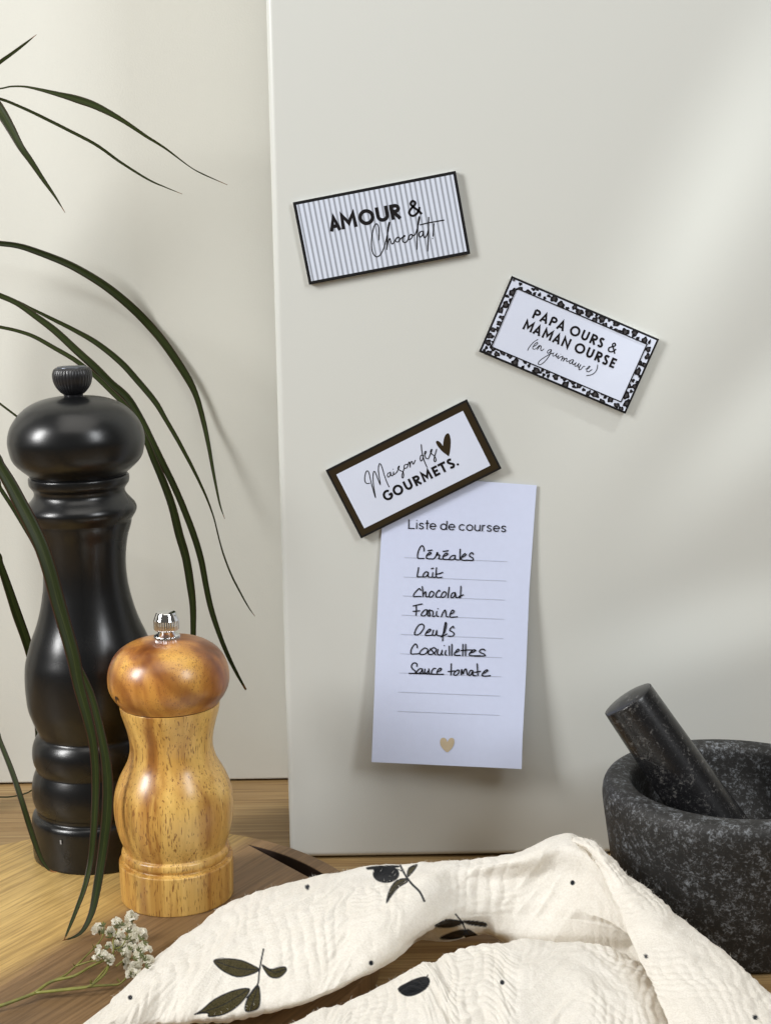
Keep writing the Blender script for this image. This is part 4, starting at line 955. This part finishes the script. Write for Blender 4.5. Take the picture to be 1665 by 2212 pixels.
mnd = fn([(60, 2440), (500, 2278), (655, 2209), (727, 2173), (796, 2141), (874, 2103), (952, 2067), (1005, 2048.6), (1057, 2038), (1120, 2033), (1192, 2033), (1255, 2031), (1297, 2038), (1349, 2056), (1380, 2077), (1460, 2150)])
mnd_z = fn([(60, .022), (500, .027), (655, .030), (796, .032), (952, .034), (1100, .036), (1255, .036), (1380, .033), (1460, .030)])
NC = 760
xs = np.linspace(70, 1450, NC)
floor_z = np.where(xs < 700, 0.0185, 0.0185 - np.clip((xs - 700) / 60, 0, 1) * 0.012)
Rg = PZ(xs, ridge(xs), ridge_z(xs)); Lp_ = PZ(xs, lip(xs), lip_z(xs)); Mn = PZ(xs, mnd(xs), mnd_z(xs))
room = np.clip((Rg[:, 1] - Lp_[:, 1]) * .7, .004, None)            # stay under the fold
def lower(P, dy, dz):
    Q = P + np.array([0, 0, dz]); Q[:, 1] += dy; Q[:, 2] = np.maximum(Q[:, 2], floor_z); return Q
wR = np.clip((xs - 892) / 110, 0, 1); wR = (wR * wR * (3 - 2 * wR))[:, None]
mid_y = ridge(xs) * .5 + lip(xs) * .5
q1 = PZ(xs, ridge(xs) * .85 + lip(xs) * .15, ridge_z(xs) * .85 + lip_z(xs) * .15 + .0040)
q2 = PZ(xs, mid_y, ridge_z(xs) * .5 + lip_z(xs) * .5 + .0065 * (1 - wR[:, 0]) + .001)
q3 = PZ(xs, ridge(xs) * .15 + lip(xs) * .85, ridge_z(xs) * .15 + lip_z(xs) * .85 + .0035 * (1 - wR[:, 0]))
fade = np.clip((xs - 1040) / 90, 0, 1); fade = fade * fade * (3 - 2 * fade)
fl_y = 2058 * fade + (mnd(xs) - 22) * (1 - fade); u2_y = np.minimum(lip(xs) * .2 + 2035 * .8, fl_y - 8)
u1_y = np.minimum(lip(xs) * .6 + 2020 * .4, lip(xs) * .5 + u2_y * .5)
u1 = lower(Lp_, np.minimum(.005, room), -.0045) * (1 - wR) + PZ(xs, u1_y, lip_z(xs) - .004) * wR
u2_ = lower(Lp_, np.minimum(.036, room), -.010) * (1 - wR) + PZ(xs, u2_y, np.full(NC, .022)) * wR
fl = lower(Lp_, np.minimum(.046, room * 1.1), -.026) * (1 - wR) + PZ(xs, fl_y, np.full(NC, .014)) * wR
u3 = lower(Mn, .020, -.020); u4 = lower(Mn, .008, -.007)
m1 = PZ(xs, mnd(xs) + 26, mnd_z(xs) + .003); m2 = PZ(xs, mnd(xs) + 90, mnd_z(xs) + .004); m3 = PZ(xs, mnd(xs) + 190, mnd_z(xs) + .001); m4 = PZ(xs, np.maximum(mnd(xs) + 330, 2420), np.full(NC, .021))
rows = [lower(Rg, .014, -.04), lower(Rg, .012, -.016), lower(Rg, .007, -.0045), Rg, q1, q2, q3, Lp_, u1, u2_, fl, u3, u4, Mn, m1, m2, m3, m4]
nsub = [4, 6, 8, 14, 50, 60, 26, 14, 16, 16, 16, 12, 10, 22, 46, 60, 36]
def loft(rows, nsub):
    out, idx = [], []
    n = len(rows)
    for i in range(n - 1):
        a, b, c, d = rows[max(i - 1, 0)], rows[i], rows[i + 1], rows[min(i + 2, n - 1)]
        for t in np.linspace(0, 1, nsub[i], endpoint=False):
            # centripetal-ish: limit the tangents by the local spacing so that uneven rows do not overshoot
            lb = np.linalg.norm(c - b, axis=1, keepdims=True) + 1e-9
            ta = (c - a); la = np.linalg.norm(ta, axis=1, keepdims=True) + 1e-9; ta = ta / la * np.minimum(la, 2 * lb) * .5
            tb = (d - b); l2 = np.linalg.norm(tb, axis=1, keepdims=True) + 1e-9; tb = tb / l2 * np.minimum(l2, 2 * lb) * .5
            h00, h10, h01, h11 = 2 * t ** 3 - 3 * t * t + 1, t ** 3 - 2 * t * t + t, -2 * t ** 3 + 3 * t * t, t ** 3 - t * t
            out.append(h00 * b + h10 * ta + h01 * c + h11 * tb); idx.append(i + t)
    out.append(rows[-1]); idx.append(n - 1.0)
    return np.array(out), np.array(idx)
def grid_uv(G):
    du = np.linalg.norm(np.diff(G, axis=1), axis=2); dv = np.linalg.norm(np.diff(G, axis=0), axis=2)
    U_ = np.c_[np.zeros(G.shape[0]), np.cumsum(du, 1)].mean(0)[None, :].repeat(G.shape[0], 0)
    V_ = np.r_[np.zeros((1, G.shape[1])), np.cumsum(dv, 0)]
    return U_, V_
def grid_normals(G):
    a = np.gradient(G, axis=1); b = np.gradient(G, axis=0); n = np.cross(a, b); n /= np.linalg.norm(n, axis=2, keepdims=True) + 1e-12; return n
def crinkle(G, seed, amp=1.0, mask=None):
    U_, V_ = grid_uv(G); N_ = grid_normals(G)
    h = 0.0014 * vnoise(U_ / .026, V_ / .026, seed) + 0.0005 * vnoise(U_ / .0095 + 9, V_ / .0095, seed + 1)
    ca, sa = math.cos(.75), math.sin(.75)                      # long slanting creases
    p, q = U_ * ca + V_ * sa, -U_ * sa + V_ * ca
    cr = vnoise(p / .008, q / .045, seed + 2); h += 0.0009 * (1 - np.sqrt(cr * cr + .02) * 2) * (.5 + .5 * vnoise(U_ / .05, V_ / .05, seed + 3))
    wu = U_ + .0034 * vnoise(U_ / .017, V_ / .017, seed + 7) + .0008 * vnoise(U_ / .006, V_ / .006, seed + 10)
    wv = V_ + .0034 * vnoise(U_ / .017, V_ / .017, seed + 8) + .0008 * vnoise(U_ / .006, V_ / .006, seed + 11)
    cell = .55 * np.sqrt(np.sin(np.pi * wu / .0056) ** 2 + .01) + .45 * np.sqrt(np.sin(np.pi * wv / .0050) ** 2 + .01) - .64   # small pillows of the double gauze
    patch = np.clip(.6 + 1.1 * vnoise(U_ / .030, V_ / .026, seed + 5), .15, 1.3)
    h += 0.00075 * cell * patch + 0.00022 * vnoise(wu / .0046, wv / .0044, seed + 4) + 0.00006 * vnoise(U_ / .0020, V_ / .0020, seed + 6)
    h = h * amp
    if mask is not None: h = h * mask
    sgn = np.sign((N_ * (CAM - G)).sum(2)).mean(); 
    return G + N_ * (h * (1 if sgn >= 0 else -1))[..., None], U_, V_
GA, ia = loft(rows, nsub)
ma = np.clip((ia - 1.5) / 1.5, 0.25, 1)[:, None] * np.ones((1, NC))
ma[(ia > 8) & (ia < 12.5)] *= .35
GA, UA, VA = crinkle(GA, 21, 1.0, ma)
# right-hand fold
Lk = [(1232, 1818), (1262, 1832), (1283, 1853), (1300, 1889), (1318, 1931), (1342, 1980), (1370, 2051), (1406, 2129), (1440, 2212), (1490, 2330)]
Sk = [(1240, 1804.5), (1272, 1813), (1302, 1837), (1344, 1881), (1395, 1922), (1448, 1965), (1552, 2048), (1630, 2120), (1720, 2205), (1840, 2320)]
zL = [.0535, .053, .051, .049, .047, .046, .046, .045, .042, .036]; zS = [.054, .053, .051, .048, .046, .045, .044, .043, .040, .034]
tq = np.linspace(0, 9, 320)
ci = lambda a: catmull(np.array(a, float).reshape(len(a), -1), 40)
def resamp(a):
    c = ci(a); return np.array([np.interp(tq, np.linspace(0, 9, len(c)), c[:, k]) for k in range(c.shape[1])]).T
Lq, Sq, zl, zs = resamp(Lk), resamp(Sk), resamp(zL)[:, 0], resamp(zS)[:, 0]
mk = lambda f, bulge: PZ(Lq[:, 0] * (1 - f) + Sq[:, 0] * f, Lq[:, 1] * (1 - f) + Sq[:, 1] * f, zl * (1 - f) + zs * f + bulge)
off = lambda P, d: np.c_[P[:, 0] + d[0], P[:, 1] + d[1], np.maximum(P[:, 2] + d[2], .003)]
Lw, Sw = mk(0, 0), mk(1, 0)
grow = np.clip(tq / 2.0, .25, 1)
rowsB = [off(Lw, (.010, .004, -.012)), off(Lw, (.004, .001, -.005)), Lw, mk(.12, .0016 * grow), mk(.5, .0036 * grow), mk(.88, .0018 * grow), Sw, off(Sw, (.002, .006, -.004)), off(Sw, (.004, .010, -.018)), off(Sw, (.004, .010, -.06))]
GB, ib = loft(rowsB, [5, 6, 8, 40, 50, 12, 8, 6, 5])
mb = np.clip((ib - .5) / 2, .3, 1)[:, None] * np.ones((1, GB.shape[1]))
GB, UB, VB = crinkle(GB, 57, .8, mb)
def sheet_faces(nr, nc, off_): 
    i = np.arange(nr - 1)[:, None] * nc + np.arange(nc - 1)[None, :] + off_
    return np.stack([i, i + 1, i + nc + 1, i + nc], -1).reshape(-1, 4)
VV = np.r_[GA.reshape(-1, 3), GB.reshape(-1, 3)]
fA = sheet_faces(GA.shape[0], NC, 0); fr, fc = np.divmod(np.arange(len(fA)), NC - 1)
fA = fA[~((ia[fr] >= 10.0) & (ia[fr] < 11.7) & (xs[fc] < 1105))]        # floor between the folds cut away; table wood stands in for shaded cloth
FFc = np.r_[fA, sheet_faces(GB.shape[0], GB.shape[1], GA.shape[0] * NC)]
UVc = np.r_[np.c_[UA.ravel(), VA.ravel()], np.c_[UB.ravel() + 1, VB.ravel()]]
org = VV.mean(0); org[2] = 0
me = bpy.data.meshes.new('muslin_cloth')
me.vertices.add(len(VV)); me.vertices.foreach_set('co', (VV - org).astype(np.float32).ravel())
me.loops.add(FFc.size); me.loops.foreach_set('vertex_index', FFc.astype(np.int32).ravel())
me.polygons.add(len(FFc)); me.polygons.foreach_set('loop_start', np.arange(0, FFc.size, 4, dtype=np.int32))
me.update(calc_edges=True); me.validate()
me.polygons.foreach_set('use_smooth', [True] * len(FFc))
ul = me.uv_layers.new(name='UVMap'); ul.data.foreach_set('uv', UVc[FFc.ravel()].astype(np.float32).ravel())
# printed olive sprigs, laid into the weave by position on the cloth
pxA = project(GA.reshape(-1, 3)); rowA = np.repeat(ia, NC); pxB = project(GB.reshape(-1, 3)); rowB = np.repeat(ib, GB.shape[1])
PX = np.r_[pxA, pxB]; rowid = np.r_[rowA, rowB + 100]
cover = np.zeros(len(PX)); color = np.zeros((len(PX), 3))
def inside(poly, P):
    poly = np.array(poly); r = np.zeros(len(P), bool); j = len(poly) - 1
    for i in range(len(poly)):
        xi, yi = poly[i]; xj, yj = poly[j]
        c = ((yi > P[:, 1]) != (yj > P[:, 1])) & (P[:, 0] < (xj - xi) * (P[:, 1] - yi) / (yj - yi + 1e-12) + xi); r ^= c; j = i
    return r
def seg_dist(poly, P, closed=True):
    poly = np.array(poly); d = np.full(len(P), 1e9); n = len(poly)
    for i in range(n if closed else n - 1):
        a, b = poly[i], poly[(i + 1) % n]; ab = b - a; t = np.clip(((P - a) @ ab) / (ab @ ab + 1e-12), 0, 1)
        d = np.minimum(d, np.linalg.norm(P - a - t[:, None] * ab, axis=1))
    return d
def ink_poly(poly, rng, fill, outline, ow=1.6):
    poly = catmull(poly, 3, True); lo, hi = poly.min(0) - 4, poly.max(0) + 4
    sel = np.where((rowid >= rng[0]) & (rowid <= rng[1]) & (PX[:, 0] > lo[0]) & (PX[:, 0] < hi[0]) & (PX[:, 1] > lo[1]) & (PX[:, 1] < hi[1]))[0]
    if not len(sel): return
    P = PX[sel]; d = seg_dist(poly, P); ins = inside(poly, P)
    a = np.where(ins, 1.0, np.clip(1.2 - d / 1.6, 0, 1)); k = np.clip(1.5 - d / ow, 0, 1)[:, None]
    col = np.array(fill) * (1 - k) + np.array(outline) * k
    up = a > cover[sel]; color[sel[up]] = col[up]; cover[sel] = np.maximum(cover[sel], a)
def ink_line(pts, rng, w, c):
    pts = catmull(pts, 5); lo, hi = pts.min(0) - 8, pts.max(0) + 8
    sel = np.where((rowid >= rng[0]) & (rowid <= rng[1]) & (PX[:, 0] > lo[0]) & (PX[:, 0] < hi[0]) & (PX[:, 1] > lo[1]) & (PX[:, 1] < hi[1]))[0]
    if not len(sel): return
    d = seg_dist(pts, PX[sel], False); a = np.clip((w / 2 + .8 - d) / 1.4, 0, 1); up = a > 0.05
    color[sel[up]] = color[sel[up]] * (1 - a[up, None]) * (cover[sel[up]] > 0)[:, None] + np.array(c) * np.where(cover[sel[up]] > 0, a[up], 1)[:, None]; cover[sel] = np.maximum(cover[sel], a)
ZA = lambda p: (177 + .4782 * p[0], 1769.4 + .4782 * p[1]); ZB = lambda p: (796 + .5218 * p[0], 1769.4 + .5218 * p[1])
OL, DK, BK, BR_ = (0.060, 0.050, 0.020), (0.014, 0.017, 0.023), (0.005, 0.006, 0.008), (0.035, 0.025, 0.012)
UP, PK, MD = (2.6, 7.6), (7.2, 12), (12.6, 17)
for poly in [[(597, 640), (640, 632), (720, 640), (790, 672), (800, 685), (760, 705), (700, 715), (640, 690), (605, 660)], [(815, 660), (850, 680), (890, 672), (918, 670), (922, 690), (890, 718), (850, 715), (825, 685)],
             [(508, 885), (540, 865), (600, 815), (690, 775), (755, 768), (745, 800), (700, 850), (640, 885), (575, 895), (570, 880), (540, 880)], [(795, 752), (805, 800), (800, 850), (775, 868), (740, 870), (738, 840), (760, 790)],
             [(1375, 380), (1390, 320), (1420, 280), (1462, 270), (1470, 285), (1430, 310), (1400, 345)], [(1470, 262), (1475, 225), (1505, 208), (1514, 212), (1490, 245)]]:
    ink_poly([ZA(p) for p in poly], UP, OL, DK)
for ln in [[(605, 645), (700, 675), (795, 683)], [(822, 668), (870, 695), (918, 680)], [(520, 882), (640, 840), (752, 772)], [(795, 758), (775, 820), (760, 865)], [(1380, 372), (1412, 312), (1464, 276)]]: ink_line([ZA(p) for p in ln], UP, 1.5, DK)
ink_line([ZA(p) for p in [(820, 590), (808, 650), (800, 700), (795, 745), (770, 780), (745, 810)]], UP, 3.4, DK)
ink_poly([ZA((1373 + 58 * math.cos(a), 250 + 38 * math.sin(a))) for a in np.linspace(0, 6.283, 14, endpoint=False)], UP, BK, BK)
ink_poly([ZA(p) for p in [(1285, 222), (1330, 214), (1420, 212), (1425, 219), (1330, 226), (1300, 230)]], (2.0, 7.6), BK, BK)
ink_line([ZA(p) for p in [(1438, 212), (1462, 258), (1490, 295), (1525, 330), (1546, 372)]], UP, 4.5, DK); ink_line([ZA(p) for p in [(1425, 228), (1450, 240), (1470, 268)]], UP, 2.5, DK)
for poly in [[(265, 435), (310, 410), (365, 415), (387, 421), (340, 440), (290, 442)], [(385, 415), (440, 418), (475, 425), (475, 438), (440, 435), (400, 428)], [(285, 488), (330, 465), (385, 452), (380, 480), (340, 490)], [(400, 450), (440, 475), (450, 486), (400, 488), (385, 470)]]:
    ink_poly([(ZB(p)[0] + 5, ZB(p)[1] + 4) for p in poly], PK, BR_, DK)
ink_line([(ZB(p)[0] + 5, ZB(p)[1] + 4) for p in [(350, 388), (375, 418), (388, 445), (400, 470)]], PK, 3, DK)
ink_poly([ZB(p) for p in [(122, 705), (160, 680), (200, 662), (240, 655), (252, 675), (235, 705), (190, 730), (150, 732)]], MD, BK, BK); ink_line([ZB(p) for p in [(238, 662), (245, 648)]], MD, 2.5, DK)
ink_poly([ZB(p) for p in [(1065, 552), (1085, 542), (1103, 550), (1098, 562)]], (12, 17), BR_, DK)
def dot(p, rng, r=4.0): ink_poly([(p[0] + r * math.cos(a), p[1] + r * 1.1 * math.sin(a)) for a in np.linspace(0, 6.283, 9, endpoint=False)], rng, DK, DK)
for p in [(1018, 308), (1306, 652), (218, 808)]: dot(ZA(p), UP)
dot(ZB((844, 265)), UP); dot(ZB((553, 678)), MD); dot(ZB((1148, 570)), (101, 108), 3.6); dot(ZB((1600, 823)), (101, 108), 4.4)
for nm, arr in (('ink', color), ('ink_cover', np.repeat(cover[:, None], 3, 1))):
    at = me.color_attributes.new(nm, 'FLOAT_COLOR', 'POINT'); at.data.foreach_set('color', np.c_[arr, np.ones(len(arr))].astype(np.float32).ravel())
me.materials.append(M_CLOTH)
cl = bpy.data.objects.new('muslin_cloth', me); COL.objects.link(cl); cl.location = org
tag(cl, 'crumpled off-white muslin cloth printed with olive sprigs and dots, in the foreground', 'cloth')
# loose fibres standing off the folds
sel = np.where(((rowid > 2.2) & (rowid < 4.6)) | ((rowid > 6.6) & (rowid < 7.6)) | ((rowid > 12.7) & (rowid < 14)) | ((rowid > 104.5) & (rowid < 107.2)))[0]
NN = np.r_[grid_normals(GA).reshape(-1, 3), grid_normals(GB).reshape(-1, 3)]
NN *= np.sign((NN * (CAM - VV)).sum(1))[:, None]; NN[:, 2] = np.abs(NN[:, 2]) + .3
pick = RNG.choice(sel, 2600, replace=False); B = Bag()
for i in pick:
    d = NN[i] / np.linalg.norm(NN[i]) + RNG.uniform(-.8, .8, 3); d /= np.linalg.norm(d); ln = RNG.uniform(.0006, .0017)
    sd = np.cross(d, CAM - VV[i]); sd /= np.linalg.norm(sd) + 1e-9; bend = RNG.uniform(-.4, .4, 3) * ln; w = .00004
    p0 = VV[i] - org - d * .0001; p1 = p0 + d * ln * .5; p2 = p0 + d * ln + bend
    B.add([p0 - sd * w, p0 + sd * w, p1 + sd * w * .8, p1 - sd * w * .8, p2 + sd * w * .2, p2 - sd * w * .2], [(0, 1, 2, 3), (3, 2, 4, 5)])
fz = B.obj('loose_fibres', plain('cotton_fibre', (0.86, 0.83, 0.76), 0.9), cl); fz['kind'] = 'stuff'
for nm, q in (('bm', (bX, bY, BOARD_Z)), ('bt', (bX, bY, BOARD_Z + .24)), ('wm', (wX, wY, BOARD_Z)), ('mo', (mX, mY, RIM_Z))): print(nm, np.round(q, 4), project(q))
